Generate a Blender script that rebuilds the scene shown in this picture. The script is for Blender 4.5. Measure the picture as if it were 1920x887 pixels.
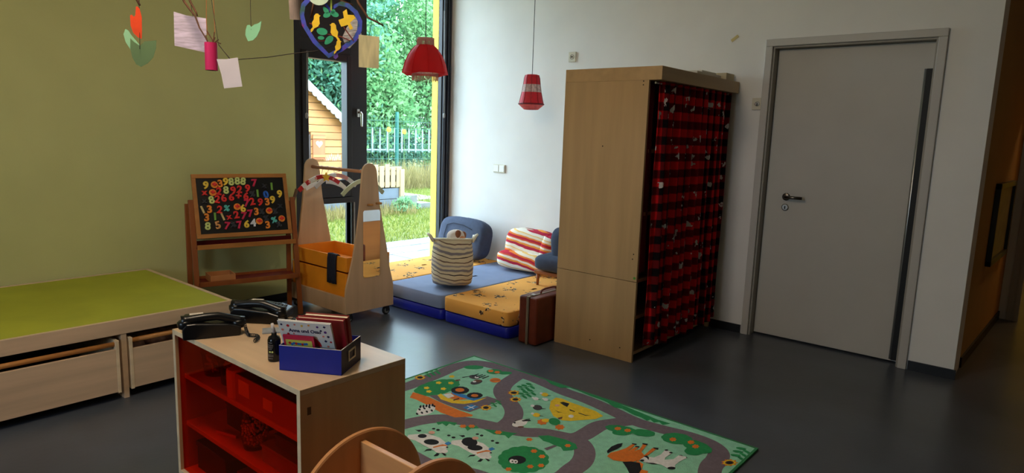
import bpy, bmesh, math, random
import numpy as np
from mathutils import Vector, Matrix
random.seed(7)
for o in list(bpy.data.objects): bpy.data.objects.remove(o)
SC = bpy.context.scene
COL = SC.collection
R = math.radians

# ------------------------------------------------------------ camera
YAW, PITCH, ROLL, FPX, CAMH = 0.694851, 0.152322, 0.033690, 1234.375, 1.43
_f = Vector((math.cos(YAW)*math.cos(PITCH), math.sin(YAW)*math.cos(PITCH), -math.sin(PITCH)))
_r = Vector((math.sin(YAW), -math.cos(YAW), 0)); _u = _r.cross(_f)
_r2 = _r*math.cos(ROLL)+_u*math.sin(ROLL); _u2 = _u*math.cos(ROLL)-_r*math.sin(ROLL)
CAM0 = Vector((0, 0, CAMH))
cd = bpy.data.cameras.new('camera'); cam = bpy.data.objects.new('camera', cd); COL.objects.link(cam)
cam.matrix_world = Matrix(((_r2.x, _u2.x, -_f.x, 0), (_r2.y, _u2.y, -_f.y, 0), (_r2.z, _u2.z, -_f.z, CAMH), (0, 0, 0, 1)))
cd.sensor_width = 36; cd.lens = FPX/1920*36; cd.clip_start = 0.02; cd.clip_end = 200
SC.camera = cam
# ------------------------------------------------------------ sky, daylight, exposure
SC.view_settings.view_transform = 'Standard'; SC.view_settings.look = 'None'
SC.view_settings.gamma = 1; SC.view_settings.use_curve_mapping = False
SC.view_settings.exposure = 1.8
w = bpy.data.worlds.new('overcast_sky'); SC.world = w; w.use_nodes = True
w.node_tree.nodes['Background'].inputs[0].default_value = (0.62, 0.81, 1.0, 1)
w.node_tree.nodes['Background'].inputs[1].default_value = 3.9
def portal(loc, rot, sx, sy):
    l = bpy.data.lights.new('window_daylight_portal', 'AREA'); l.shape = 'RECTANGLE'; l.size = sx; l.size_y = sy
    l.cycles.is_portal = True
    o = bpy.data.objects.new('window_daylight_portal', l); COL.objects.link(o); o.location = loc; o.rotation_euler = rot
portal((3.95, 5.06, 1.5), (R(-90), 0, 0), 1.8, 3.0)
portal((-3.25, 2.1, 1.7), (0, R(-90), 0), 1.3, 1.0)  # guides sky light through the opening added in the rear wall

def ray(u, v):
    d = _r2*((u-960)/FPX)+_u2*(-(v-443.5)/FPX)+_f
    return d
def on(axis, val, u, v):
    """point where the sight line through photo pixel (u,v) meets the plane axis=val"""
    d = ray(u, v); t = (val-CAM0[axis])/d[axis]; return CAM0+d*t
def flr(u, v, z=0.0): return on(2, z, u, v)
def dep(u, v, d): return CAM0+ray(u, v)*d

# ------------------------------------------------------------ materials
def lin(c):
    return tuple((x/255/12.92 if x/255 <= .04045 else ((x/255+.055)/1.055)**2.4) for x in c)
MATS = {}
def M(name, col, rough=.6, var=.12, scale=6, stretch=(1, 1, 1), bump=0, bscale=80, metal=0, spec=.4, detail=4, trans=0, emit=0):
    if name in MATS: return MATS[name]
    m = bpy.data.materials.new(name); m.use_nodes = True; nt = m.node_tree; N = nt.nodes; L = nt.links
    b = N['Principled BSDF']; c = lin(col)
    b.inputs['Roughness'].default_value = rough; b.inputs['Metallic'].default_value = metal
    b.inputs['Specular IOR Level'].default_value = spec
    tc = N.new('ShaderNodeTexCoord'); mp = N.new('ShaderNodeMapping'); mp.inputs['Scale'].default_value = stretch
    L.new(tc.outputs['Object'], mp.inputs[0])
    nz = N.new('ShaderNodeTexNoise'); nz.inputs['Scale'].default_value = scale; nz.inputs['Detail'].default_value = detail
    L.new(mp.outputs[0], nz.inputs[0])
    cr = N.new('ShaderNodeValToRGB'); cr.color_ramp.elements[0].position = .3; cr.color_ramp.elements[1].position = .7
    cr.color_ramp.elements[0].color = tuple(x*(1-var) for x in c)+(1,)
    cr.color_ramp.elements[1].color = tuple(min(1, x*(1+var)) for x in c)+(1,)
    L.new(nz.outputs[0], cr.inputs[0]); L.new(cr.outputs[0], b.inputs['Base Color'])
    if bump:
        n2 = N.new('ShaderNodeTexNoise'); n2.inputs['Scale'].default_value = bscale; L.new(mp.outputs[0], n2.inputs[0])
        bp = N.new('ShaderNodeBump'); bp.inputs['Strength'].default_value = bump; bp.inputs['Distance'].default_value = .01
        L.new(n2.outputs[0], bp.inputs['Height']); L.new(bp.outputs[0], b.inputs['Normal'])
    if emit:
        b.inputs['Emission Color'].default_value = c+(1,); b.inputs['Emission Strength'].default_value = emit
    MATS[name] = m; return m
def wood(name, col, axis='z', rough=.45, var=.16, scale=9):
    st = {'x': (.12, 1.6, 1.6), 'y': (1.6, .12, 1.6), 'z': (1.6, 1.6, .12)}[axis]
    return M(name, col, rough, var, scale, st, bump=.02, bscale=60, detail=6)
def glassy(name, tint, refl=.08, rough=.0):
    m = bpy.data.materials.new(name); m.use_nodes = True; nt = m.node_tree; N = nt.nodes; L = nt.links
    N.remove(N['Principled BSDF']); out = N['Material Output']
    t = N.new('ShaderNodeBsdfTransparent'); t.inputs[0].default_value = tint+(1,)
    g = N.new('ShaderNodeBsdfGlossy'); g.inputs['Roughness'].default_value = rough
    lw = N.new('ShaderNodeLayerWeight'); lw.inputs['Blend'].default_value = .25
    mr = N.new('ShaderNodeMath'); mr.operation = 'MULTIPLY'; mr.inputs[1].default_value = refl*4; L.new(lw.outputs['Fresnel'], mr.inputs[0])
    mx = N.new('ShaderNodeMixShader'); L.new(mr.outputs[0], mx.inputs[0]); L.new(t.outputs[0], mx.inputs[1]); L.new(g.outputs[0], mx.inputs[2])
    L.new(mx.outputs[0], out.inputs[0]); MATS[name] = m; return m
def leafmat(name, c1, c2, transl=.35):
    m = bpy.data.materials.new(name); m.use_nodes = True; nt = m.node_tree; N = nt.nodes; L = nt.links
    N.remove(N['Principled BSDF']); out = N['Material Output']
    g = N.new('ShaderNodeNewGeometry'); cr = N.new('ShaderNodeValToRGB')
    cr.color_ramp.elements[0].color = lin(c1)+(1,); cr.color_ramp.elements[1].color = lin(c2)+(1,)
    L.new(g.outputs['Random Per Island'], cr.inputs[0])
    d = N.new('ShaderNodeBsdfDiffuse'); t = N.new('ShaderNodeBsdfTranslucent'); mx = N.new('ShaderNodeMixShader'); mx.inputs[0].default_value = transl
    L.new(cr.outputs[0], d.inputs[0]); L.new(cr.outputs[0], t.inputs[0]); L.new(d.outputs[0], mx.inputs[1]); L.new(t.outputs[0], mx.inputs[2])
    L.new(mx.outputs[0], out.inputs[0]); MATS[name] = m; return m
def ramp_stripes(name, axis, period, stops, rough=.85, warp=.0, bump=.1, tilt=0, wscale=5):
    """hard colour bands across one object axis; stops = [(pos,colour)...] over one period"""
    m = bpy.data.materials.new(name); m.use_nodes = True; nt = m.node_tree; N = nt.nodes; L = nt.links
    b = N['Principled BSDF']; b.inputs['Roughness'].default_value = rough; b.inputs['Specular IOR Level'].default_value = .2
    tc = N.new('ShaderNodeTexCoord'); sp = N.new('ShaderNodeSeparateXYZ'); L.new(tc.outputs['Object'], sp.inputs[0])
    nz = N.new('ShaderNodeTexNoise'); nz.inputs['Scale'].default_value = wscale; L.new(tc.outputs['Object'], nz.inputs[0])
    ti = N.new('ShaderNodeMath'); ti.operation = 'MULTIPLY_ADD'; ti.inputs[1].default_value = -tilt; L.new(sp.outputs[1], ti.inputs[0]); L.new(sp.outputs['XYZ'.index(axis.upper())], ti.inputs[2])
    ma = N.new('ShaderNodeMath'); ma.operation = 'MULTIPLY_ADD'; ma.inputs[1].default_value = warp; L.new(nz.outputs[0], ma.inputs[0]); L.new(ti.outputs[0], ma.inputs[2])
    dv = N.new('ShaderNodeMath'); dv.operation = 'DIVIDE'; dv.inputs[1].default_value = period; L.new(ma.outputs[0], dv.inputs[0])
    fr = N.new('ShaderNodeMath'); fr.operation = 'FRACT'; L.new(dv.outputs[0], fr.inputs[0])
    cr = N.new('ShaderNodeValToRGB'); cr.color_ramp.interpolation = 'CONSTANT'; e = cr.color_ramp.elements
    while len(e) < len(stops): e.new(.5)
    for k, (p, c) in enumerate(stops): e[k].position = p; e[k].color = lin(c)+(1,)
    L.new(fr.outputs[0], cr.inputs[0]); L.new(cr.outputs[0], b.inputs['Base Color'])
    n2 = N.new('ShaderNodeTexNoise'); n2.inputs['Scale'].default_value = 18; L.new(tc.outputs['Object'], n2.inputs[0])
    bp = N.new('ShaderNodeBump'); bp.inputs['Strength'].default_value = bump; bp.inputs['Distance'].default_value = .03
    L.new(n2.outputs[0], bp.inputs['Height']); L.new(bp.outputs[0], b.inputs['Normal'])
    MATS[name] = m; return m

# ------------------------------------------------------------ mesh helpers
class MB:
    def __init__(s): s.v = []; s.f = []; s.m = []
    def add(s, vs, fs, mi=0, T=None):
        b = len(s.v)
        s.v += [tuple(T @ Vector(p)) if T else tuple(p) for p in vs]
        s.f += [tuple(b+i for i in f) for f in fs]; s.m += [mi]*len(fs); return s
    def box(s, x0, x1, y0, y1, z0, z1, mi=0, T=None):
        return s.add([(x0, y0, z0), (x1, y0, z0), (x1, y1, z0), (x0, y1, z0), (x0, y0, z1), (x1, y0, z1), (x1, y1, z1), (x0, y1, z1)],
                     [(0, 3, 2, 1), (4, 5, 6, 7), (0, 1, 5, 4), (1, 2, 6, 5), (2, 3, 7, 6), (3, 0, 4, 7)], mi, T)
    def beam(s, p, q, w, h, mi=0, side=None):
        p = Vector(p); q = Vector(q); d = (q-p).normalized()
        a = Vector(side) if side is not None else (Vector((0, 0, 1)) if abs(d.z) < .9 else Vector((1, 0, 0)))
        x = d.cross(a).normalized()*(w/2); y = x.cross(d).normalized()*(h/2)
        vs = [p-x-y, p+x-y, p+x+y, p-x+y, q-x-y, q+x-y, q+x+y, q-x+y]
        return s.add(vs, [(0, 3, 2, 1), (4, 5, 6, 7), (0, 1, 5, 4), (1, 2, 6, 5), (2, 3, 7, 6), (3, 0, 4, 7)], mi)
    def tube(s, pts, r, seg=8, mi=0, T=None, closed=False):
        P = [Vector(p) for p in pts]; n = len(P); rr = r if isinstance(r, (list, tuple)) else [r]*n
        vs = []; up = Vector((0, 0, 1)); last = None
        for i in range(n):
            if closed: t = P[(i+1) % n]-P[i-1]
            else: t = P[min(i+1, n-1)]-P[max(i-1, 0)]
            t = t.normalized() if t.length > 1e-9 else Vector((0, 0, 1))
            a = last if last is not None else (up if abs(t.z) < .95 else Vector((1, 0, 0)))
            x = (a-t*a.dot(t)); x = x.normalized() if x.length > 1e-6 else t.orthogonal().normalized()
            last = x; y = t.cross(x)
            for k in range(seg):
                an = 2*math.pi*k/seg; vs.append(P[i]+(x*math.cos(an)+y*math.sin(an))*rr[i])
        fs = []
        for i in range(n if closed else n-1):
            j = (i+1) % n
            for k in range(seg): fs.append((i*seg+k, i*seg+(k+1) % seg, j*seg+(k+1) % seg, j*seg+k))
        if not closed: fs += [tuple(range(seg-1, -1, -1)), tuple(range((n-1)*seg, n*seg))]
        return s.add(vs, fs, mi, T)
    def lathe(s, prof, c=(0, 0, 0), seg=24, mi=0, T=None, sq=1.0):
        vs = []; fs = []
        for r, z in prof:
            for k in range(seg):
                a = 2*math.pi*k/seg; vs.append((c[0]+r*math.cos(a), c[1]+r*math.sin(a)*sq, c[2]+z))
        n = len(prof)
        for i in range(n-1):
            for k in range(seg): fs.append((i*seg+k, i*seg+(k+1) % seg, (i+1)*seg+(k+1) % seg, (i+1)*seg+k))
        if prof[0][0] > 1e-4: fs.append(tuple(range(seg-1, -1, -1)))
        if prof[-1][0] > 1e-4: fs.append(tuple(range((n-1)*seg, n*seg)))
        return s.add(vs, fs, mi, T)
    def prism(s, pts, off, mi=0, T=None):
        n = len(pts); o = Vector(off); vs = [Vector(p) for p in pts]+[Vector(p)+o for p in pts]
        fs = [tuple(range(n)), tuple(range(2*n-1, n-1, -1))]+[(i, i+n, (i+1) % n+n, (i+1) % n) for i in range(n)]
        return s.add(vs, fs, mi, T)
    def soft(s, hx, hy, hz, e1=.35, e2=.35, mi=0, T=None, nu=28, nv=16, wob=0, seed=0):
        """rounded box / cushion (superellipsoid)"""
        rnd = random.Random(seed); ph = [rnd.uniform(0, 6.3) for _ in range(6)]
        sg = lambda x, e: math.copysign(abs(x)**e, x)
        vs = []; fs = []
        for j in range(nv+1):
            v = -math.pi/2+math.pi*j/nv
            for i in range(nu):
                u = 2*math.pi*i/nu
                x = hx*sg(math.cos(v), e1)*sg(math.cos(u), e2); y = hy*sg(math.cos(v), e1)*sg(math.sin(u), e2); z = hz*sg(math.sin(v), e1)
                if wob:
                    k = 1+wob*(math.sin(5*u+ph[0]+3*v)+.6*math.sin(9*u+ph[1])*math.cos(4*v+ph[2])); z *= k; x *= 1+(k-1)*.4; y *= 1+(k-1)*.4
                vs.append((x, y, z))
        for j in range(nv):
            for i in range(nu): fs.append((j*nu+i, j*nu+(i+1) % nu, (j+1)*nu+(i+1) % nu, (j+1)*nu+i))
        return s.add(vs, fs, mi, T)
    def build(s, name, mats, parent=None, bevel=0, smooth=False, origin=None, solid=0, sub=0, segs=2):
        if not isinstance(mats, (list, tuple)): mats = [mats]
        if parent is not None: o0 = Vector(parent.get('_w', (0, 0, 0)))
        elif origin is not None: o0 = Vector(origin)
        else:
            a = np.array(s.v); o0 = Vector(((a[:, 0].min()+a[:, 0].max())/2, (a[:, 1].min()+a[:, 1].max())/2, a[:, 2].min()))
        me = bpy.data.meshes.new(name)
        me.from_pydata([(p[0]-o0.x, p[1]-o0.y, p[2]-o0.z) for p in s.v], [], s.f)
        for m in mats: me.materials.append(m)
        me.polygons.foreach_set('material_index', s.m)
        if smooth: me.polygons.foreach_set('use_smooth', [True]*len(s.f))
        me.update()
        ob = bpy.data.objects.new(name, me); COL.objects.link(ob)
        if parent is not None:
            ob.parent = parent; ob['_w'] = tuple(o0)
        else:
            ob.location = o0; ob['_w'] = tuple(o0)
        if solid:
            md = ob.modifiers.new('thickness', 'SOLIDIFY'); md.thickness = solid; md.offset = 0
        if bevel:
            md = ob.modifiers.new('edges', 'BEVEL'); md.width = bevel; md.segments = segs; md.limit_method = 'ANGLE'; md.angle_limit = R(40)
        if sub:
            md = ob.modifiers.new('smooth', 'SUBSURF'); md.levels = sub; md.render_levels = sub
        return ob
def thing(name, label, cat, loc, group=None):
    o = bpy.data.objects.new(name, None); COL.objects.link(o); o.location = loc; o.empty_display_size = .05
    o['label'] = label; o['category'] = cat; o['_w'] = tuple(loc)
    if group: o['group'] = group
    return o
def tag(o, label, cat, group=None, kind=None):
    o['label'] = label; o['category'] = cat
    if group: o['group'] = group
    if kind: o['kind'] = kind
    return o
def struct(o, label, cat): return tag(o, label, cat, kind='structure')
def frame_T(o, x, y, z=None):
    """matrix with origin o and local axes x,y (z = x cross y)"""
    x = Vector(x).normalized(); y = Vector(y).normalized(); z = x.cross(y).normalized() if z is None else Vector(z)
    return Matrix(((x.x, y.x, z.x, o[0]), (x.y, y.y, z.y, o[1]), (x.z, y.z, z.z, o[2]), (0, 0, 0, 1)))
def rotT(o, rz=0, rx=0, ry=0):
    return Matrix.Translation(Vector(o)) @ Matrix.Rotation(rz, 4, 'Z') @ Matrix.Rotation(ry, 4, 'Y') @ Matrix.Rotation(rx, 4, 'X')
_txt = {}
def text_geo(body, size=1.0, extrude=.05, bevel=0):
    k = (body, size, extrude, bevel)
    if k in _txt: return _txt[k]
    c = bpy.data.curves.new('glyph', 'FONT'); c.body = body; c.size = size; c.extrude = extrude; c.bevel_depth = bevel; c.align_x = 'CENTER'; c.align_y = 'CENTER'; c.resolution_u = 3
    o = bpy.data.objects.new('glyph', c); COL.objects.link(o)
    dg = bpy.context.evaluated_depsgraph_get(); me = bpy.data.meshes.new_from_object(o.evaluated_get(dg))
    r = ([tuple(v.co) for v in me.vertices], [tuple(p.vertices) for p in me.polygons])
    bpy.data.objects.remove(o); bpy.data.curves.remove(c); bpy.data.meshes.remove(me); _txt[k] = r; return r

# ------------------------------------------------------------ shared materials
beech = wood('pale_birch_board', (206, 178, 148), 'z'); beechx = wood('pale_birch_board_long', (206, 178, 148), 'x'); beechy = wood('pale_birch_board_deep', (206, 178, 148), 'y')
edgeb = wood('light_birch_edge', (226, 203, 168), 'x'); orangewood = wood('warm_beech_rod', (188, 128, 66), 'x')
cabwood = wood('cabinet_beech_laminate', (180, 147, 104), 'z', .4, .10)
blackfr = M('anthracite_window_metal', (38, 36, 40), .45, .08)
white = M('white_plaster', (226, 222, 216), .9, .03, 3, bump=.03, bscale=120)
blackm = M('black_plastic', (14, 15, 18), .3, .1); steel = M('brushed_steel', (180, 178, 172), .3, .05, metal=1)
whitep = M('white_plastic', (232, 230, 222), .45, .03)
greywhite = M('grey_white_door_paint', (184, 178, 170), .5, .03, 3)
paper = M('white_paper', (228, 224, 224), .9, .03); string = M('dark_string', (50, 42, 34), .9, .1)
# ============================================================ THE ROOM
WX, GY, WY = 4.868, 4.87, 4.95     # white wall plane x, green wall plane y, window frame plane y
CE = 3.0                            # ceiling height
m_floor = M('grey_blue_linoleum', (72, 77, 86), .3, .22, 2.2, (1, 1, 1), bump=.03, bscale=40, spec=.5, detail=8)
struct(MB().box(-3.4, 10.5, -4.4, 5.10, -.12, 0).build('floor', m_floor), 'dark grey marbled linoleum floor', 'floor')
struct(MB().box(-3.4, 10.5, -4.4, 5.25, CE, CE+.2).build('ceiling', M('white_ceiling_paint', (225, 223, 218), .9, .03)), 'white ceiling of the playroom', 'ceiling')
m_green = M('olive_green_wall_paint', (188, 188, 128), .85, .05, 2, bump=.04, bscale=150)
struct(MB().box(-3.4, 3.03, GY, 5.25, -.1, CE).build('wall_left', m_green), 'olive green painted wall behind the podium', 'wall')
struct(MB().box(-3.4, 3.0, GY-.012, GY, 0, .07).build('baseboard_left', M('black_baseboard', (16, 16, 18), .5, .1)), 'black baseboard under the green wall', 'baseboard')
# white wall with the door opening (door y 0.70..1.70, frame)
DY0, DY1, DH = .702, 1.700, 2.113
wall = MB(); wall.box(WX, WX+.3, DY1, 5.0, -.1, CE); wall.box(WX, WX+.3, .394, DY0, -.1, CE); wall.box(WX, WX+.3, DY0, DY1, DH, CE)
struct(wall.build('wall_right', white), 'white plaster wall with the grey door', 'wall')
bb = MB(); bb.box(WX-.012, WX, 1.76, GY, 0, .062); bb.box(WX-.012, WX, .382, .645, 0, .062)
struct(bb.build('baseboard_right', MATS['black_baseboard']), 'black baseboard along the white wall', 'baseboard')
lw = MB(); lw.box(-3.4, -3.2, -4.4, 1.6, -.1, CE); lw.box(-3.4, -3.2, 2.6, 4.9, -.1, CE); lw.box(-3.4, -3.2, 1.6, 2.6, -.1, 1.05); lw.box(-3.4, -3.2, 1.6, 2.6, 2.35, CE)  # window opening added in this unseen wall to let in extra daylight
struct(lw.build('wall_rear', M('wall_cream', (214, 208, 196), .9, .03)), 'cream wall behind the viewer with a window opening added for light', 'wall')
struct(MB().box(-3.2, 4.868, -4.4, -4.2, -.1, CE).build('wall_back', MATS['wall_cream']), 'cream wall behind the viewer', 'wall')
struct(MB().box(4.868, 5.1, -4.2, -1.25, -.1, CE).build('wall_front', MATS['wall_cream']), 'cream wall past the corridor mouth', 'wall')
# corridor past the white wall's end
ochre = M('ochre_corridor_paint', (170, 130, 70), .85, .05, 3)
cw = MB(); cw.prism([(WX+.3, .394, -.1), (7.0, .31, -.1), (7.0, .75, -.1), (WX+.3, .75, -.1)], (0, 0, CE+.1)); 
struct(cw.build('wall_corridor', ochre), 'ochre corridor wall running away at the right edge', 'wall')
struct(MB().prism([(WX+.3, .394, 0), (6.98, .31, 0), (6.98, .298, 0), (WX+.3, .382, 0)], (0, 0, .07)).build('baseboard_corridor', MATS['black_baseboard']), 'black baseboard along the ochre corridor wall', 'baseboard')
struct(MB().box(5.1, 10.5, -1.4, -1.25, -.1, CE).build('wall_corridor_far', ochre), 'ochre corridor wall out of sight', 'wall')
ew = MB(); ew.box(7.0, 7.12, .20, .75, -.1, CE); ew.box(7.0, 7.12, -1.25, .20, 2.05, CE)
struct(ew.build('wall_end', white), 'white end wall of the corridor with a doorway', 'wall')
struct(MB().box(6.97, 7.14, .17, .20, 0, 2.05).box(6.985, 6.999, .20, .25, 0, 2.05).build('trim_2', greywhite), 'grey white door frame at the corridor end', 'trim')
struct(MB().box(10.4, 10.5, -1.25, .8, -.1, CE).build('wall_room_beyond', M('lime_wall_paint', (190, 190, 80), .85, .05)), 'yellow green wall of the room beyond the corridor', 'wall')
struct(MB().box(7.12, 10.4, .75, .9, -.1, CE).build('wall_room_side', MATS['lime_wall_paint']), 'side wall of the room beyond the corridor', 'wall')
lampc = thing('added_ceiling_lamp', 'unseen warm round ceiling lamp added beyond the corridor for its glow', 'lamp', (7.9, -.35, CE-.09))  # unseen lamp, added to throw warm light along the corridor wall
MB().lathe([(.14, .09), (.15, .07), (.15, .05)], (7.9, -.35, CE-.09), 24).build('base', whitep, lampc)
MB().lathe([(0, 0), (.08, .005), (.13, .03), (.145, .05)], (7.9, -.35, CE-.09), 24).build('shade', M('added_lamp_warm_glass', (255, 196, 120), .5, .02, emit=1.5), lampc, smooth=True)
pl_ = bpy.data.lights.new('added_corridor_bulb', 'POINT'); pl_.energy = 7; pl_.color = (1, .62, .25); pl_.shadow_soft_size = .1
po = bpy.data.objects.new('added_corridor_bulb', pl_); COL.objects.link(po); po.location = (7.9, -.35, CE-.25)
rl = thing('added_ceiling_lamp', 'unseen round white ceiling lamp added over the play area as fill light', 'lamp', (.75, 2.1, CE-.09))  # unseen lamp, added to brighten and warm the play area
MB().lathe([(.20, .09), (.21, .07), (.21, .05)], (.75, 2.1, CE-.09), 32).build('base', whitep, rl)
MB().lathe([(0, 0), (.12, .005), (.18, .025), (.205, .05)], (.75, 2.1, CE-.09), 32).build('shade', M('added_lamp_opal_glass', (255, 232, 205), .5, .02, emit=1.0), rl, smooth=True)
pl2 = bpy.data.lights.new('added_play_area_bulb', 'POINT'); pl2.energy = 18; pl2.color = (1, .80, .58); pl2.shadow_soft_size = .2
po2 = bpy.data.objects.new('added_play_area_bulb', pl2); COL.objects.link(po2); po2.location = (.75, 2.1, CE-.32)
# picture on the corridor wall
def cwy(x): return .394-(x-WX-.3)*(.084/(7.0-WX-.3))
pf = thing('framed_picture', 'black framed picture on the ochre corridor wall', 'picture', (6.1, cwy(6.1)-.01, .66))
fr = MB()
for (xa, xb, za, zb) in ((5.7, 6.6, .62, .66), (5.7, 6.6, 1.17, 1.21), (5.7, 5.75, .62, 1.21), (6.55, 6.6, .62, 1.21)):
    fr.prism([(xa, cwy(xa)-.001, za), (xb, cwy(xb)-.001, za), (xb, cwy(xb)-.035, za), (xa, cwy(xa)-.035, za)], (0, 0, zb-za))
fr.build('frame', blackm, pf, bevel=.003)
MB().prism([(5.74, cwy(5.74)-.001, .65), (6.56, cwy(6.56)-.001, .65), (6.56, cwy(6.56)-.015, .65), (5.74, cwy(5.74)-.015, .65)], (0, 0, .53)).build('picture_sheet', M('faded_print', (120, 116, 100), .4, .25, 8), pf)
# ------------------------------------------------------------ door in the white wall
d1 = thing('door_1', 'grey white flush door in a steel frame', 'door', (WX, 1.2, 0)); d1['kind'] = 'structure'
f = MB()
f.box(WX-.022, WX-.0005, DY1, DY1+.05, 0, DH); f.box(WX-.022, WX-.0005, DY0-.05, DY0, 0, DH); f.box(WX-.022, WX-.0005, DY0-.05, DY1+.05, DH+.0002, DH+.05)
f.build('door_frame', greywhite, d1, bevel=.004)
f = MB(); f.box(WX-.0004, WX+.135, DY1-.012, DY1-.0005, 0, DH-.0125); f.box(WX-.0004, WX+.135, DY0+.0005, DY0+.012, 0, DH-.0125); f.box(WX-.0004, WX+.135, DY0+.0005, DY1-.0005, DH-.012, DH-.0005)
f.build('door_reveal', M('reveal_grey', (150, 143, 132), .55, .03), d1)
leaf = MB().box(WX+.075, WX+.125, DY0+.012, DY1-.014, .012, DH-.014).build('door_leaf', M('pale_grey_door_leaf', (184, 178, 168), .5, .03, 4), d1, bevel=.003)
hy = on(0, WX+.07, 1474, 369); h = MB()
h.lathe([(.027, 0), (.027, .009), (.022, .012)], (0, 0, 0), 20, T=frame_T((WX+.075, hy.y, hy.z), (0, 1, 0), (0, 0, 1), (-1, 0, 0)))
h.tube([(WX+.07, hy.y, hy.z), (WX+.03, hy.y, hy.z), (WX+.022, hy.y-.012, hy.z), (WX+.02, hy.y-.05, hy.z), (WX+.02, hy.y-.125, hy.z)], .0105, 10)
h.build('lever_handle', M('dark_satin_steel', (96, 90, 84), .3, .05, metal=1), leaf, smooth=True)
ky = on(0, WX+.07, 1472, 388.5)
MB().lathe([(.025, 0), (.025, .008), (.02, .011)], (0, 0, 0), 20, T=frame_T((WX+.075, ky.y, ky.z), (0, 1, 0), (0, 0, 1), (-1, 0, 0))).build('lock_rosette', steel, leaf)
MB().box(WX+.061, WX+.0645, ky.y-.004, ky.y+.004, ky.z-.012, ky.z+.009).build('keyhole', blackm, leaf)
g = MB(); g.box(WX+.035, WX+.075, DY0+.014, DY0+.05, .03, 1.93); gd = g.build('finger_guard', M('black_rubber_gap', (10, 10, 10), .6, .1), d1)
MB().tube([(WX+.05, DY0+.052, .03), (WX+.05, DY0+.052, 1.93)], .013, 10).build('guard_rail', M('silver_rail', (170, 172, 168), .35, .05, metal=.8), d1, smooth=True)
struct(MB().box(WX+.14, WX+.29, DY0+.001, DY1-.001, .001, DH-.001).build('trim_1', MATS['reveal_grey']), 'closed back of the door recess', 'trim')
# ------------------------------------------------------------ small fittings on the white wall
def plate(name, label, cat, u, v, w_, h_, m, parts):
    p = on(0, WX, u, v); t = thing(name, label, cat, (WX, p.y, p.z))
    MB().box(WX-.012, WX-.0005, p.y-w_/2, p.y+w_/2, p.z-h_/2, p.z+h_/2).build('cover_plate', m, t, bevel=.003)
    parts(t, p); return t
def p_sock(t, p):
    MB().lathe([(.021, 0), (.021, .004), (.017, .004), (.017, .001)], (0, 0, 0), 20, T=frame_T((WX-.010, p.y, p.z), (0, 1, 0), (0, 0, 1), (-1, 0, 0))).build('socket_ring', M('grey_socket', (140, 130, 118), .5, .05), t)
    MB().lathe([(.007, 0), (.007, .005)], (0, 0, 0), 12, T=frame_T((WX-.010, p.y, p.z), (0, 1, 0), (0, 0, 1), (-1, 0, 0))).build('socket_hole', blackm, t)
plate('wall_socket', 'white wall socket high above the beech cabinet', 'socket', 1074, 107, .075, .085, M('ivory_plate', (206, 198, 176), .5, .03), p_sock)
def p_sw(t, p):
    for s in (-1, 1): MB().box(WX-.016, WX-.010, p.y+s*.036-.031, p.y+s*.036+.031, p.z-.031, p.z+.031).build('rocker', whitep, t, bevel=.002)
plate('light_switch', 'white double light switch above the cushions', 'light switch', 937, 316, .15, .08, MATS['ivory_plate'], p_sw)
def p_key(t, p):
    MB().lathe([(.017, 0), (.017, .004), (.012, .006)], (0, 0, 0), 16, T=frame_T((WX-.010, p.y, p.z), (0, 1, 0), (0, 0, 1), (-1, 0, 0))).build('lock_barrel', steel, t)
    MB().box(WX-.0185, WX-.0155, p.y-.004, p.y+.004, p.z-.014, p.z+.006).build('keyhole', blackm, t)
plate('key_switch', 'white key switch between cabinet and door', 'switch', 1421, 195, .08, .085, MATS['ivory_plate'], p_key)
tp = on(0, WX, 1378, 72)
tag(MB().box(-.03, .03, -.001, .001, -.011, .011, T=Matrix.Translation((WX-.0015, tp.y, tp.z)) @ Matrix.Rotation(R(90), 4, 'Z') @ Matrix.Rotation(R(35), 4, 'Y')).build('tape_strip', M('yellowed_tape', (200, 180, 120), .5, .05)), 'yellowed strip of tape on the wall above the cabinet', 'tape')
# ------------------------------------------------------------ window (black metal, fixed pane + tilting sash over a low pane)
win = thing('window_1', 'floor to ceiling black framed window at the corner', 'window', (3.9, WY, 0)); win['kind'] = 'structure'
glass = glassy('window_glass', (.96, .98, .97))
MX = on(1, WY, 667, 200).x            # mullion between sash column and big pane
xl = 2.95; xs0 = on(1, WY, 576, 150).x; xs1 = on(1, WY, 648.5, 150).x; xm1 = on(1, WY, 688, 150).x; xr = on(1, WY, 828, 150).x
zs1 = on(1, WY, 612, 112).z; zs0 = on(1, WY, 612, 338).z; zl1 = on(1, WY, 630, 381).z
fr = MB(); y0, y1 = WY, WY+.09
fr.box(xl, xs0-.055, y0, y1, 0, CE); fr.box(xs1+.05, xm1, y0, y1, 0, CE); fr.box(xr, WX, y0, y0+.05, 0, CE)
fr.box(xs0-.055, xs1+.05, y0, y1, zl1+.05, zs0-.055); fr.box(xs0-.055, xs1+.05, y0, y1, zs1+.055, zs1+.16)
fr.box(xl, WX, y0, y1, 0, .03); fr.box(xl, WX, y0, y1, CE-.05, CE)
fr.build('frame', blackfr, win, bevel=.004)
MB().box(xs0-.055, xs1+.05, y0+.03, y1, zs1+.16, CE-.05).build('spandrel_panel', M('dark_panel_glass', (52, 42, 48), .25, .15, 3), win)
s = MB(); ya, yb = WY-.018, WY+.07
s.box(xs0-.06, xs0, ya, yb, zs0-.06, zs1+.06); s.box(xs1, xs1+.055, ya, yb, zs0-.06, zs1+.06); s.box(xs0, xs1, ya, yb, zs0-.06, zs0); s.box(xs0, xs1, ya, yb, zs1, zs1+.06)
sash = s.build('sash', M('anthracite_sash', (30, 27, 30), .4, .1), win, bevel=.005)
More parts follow.
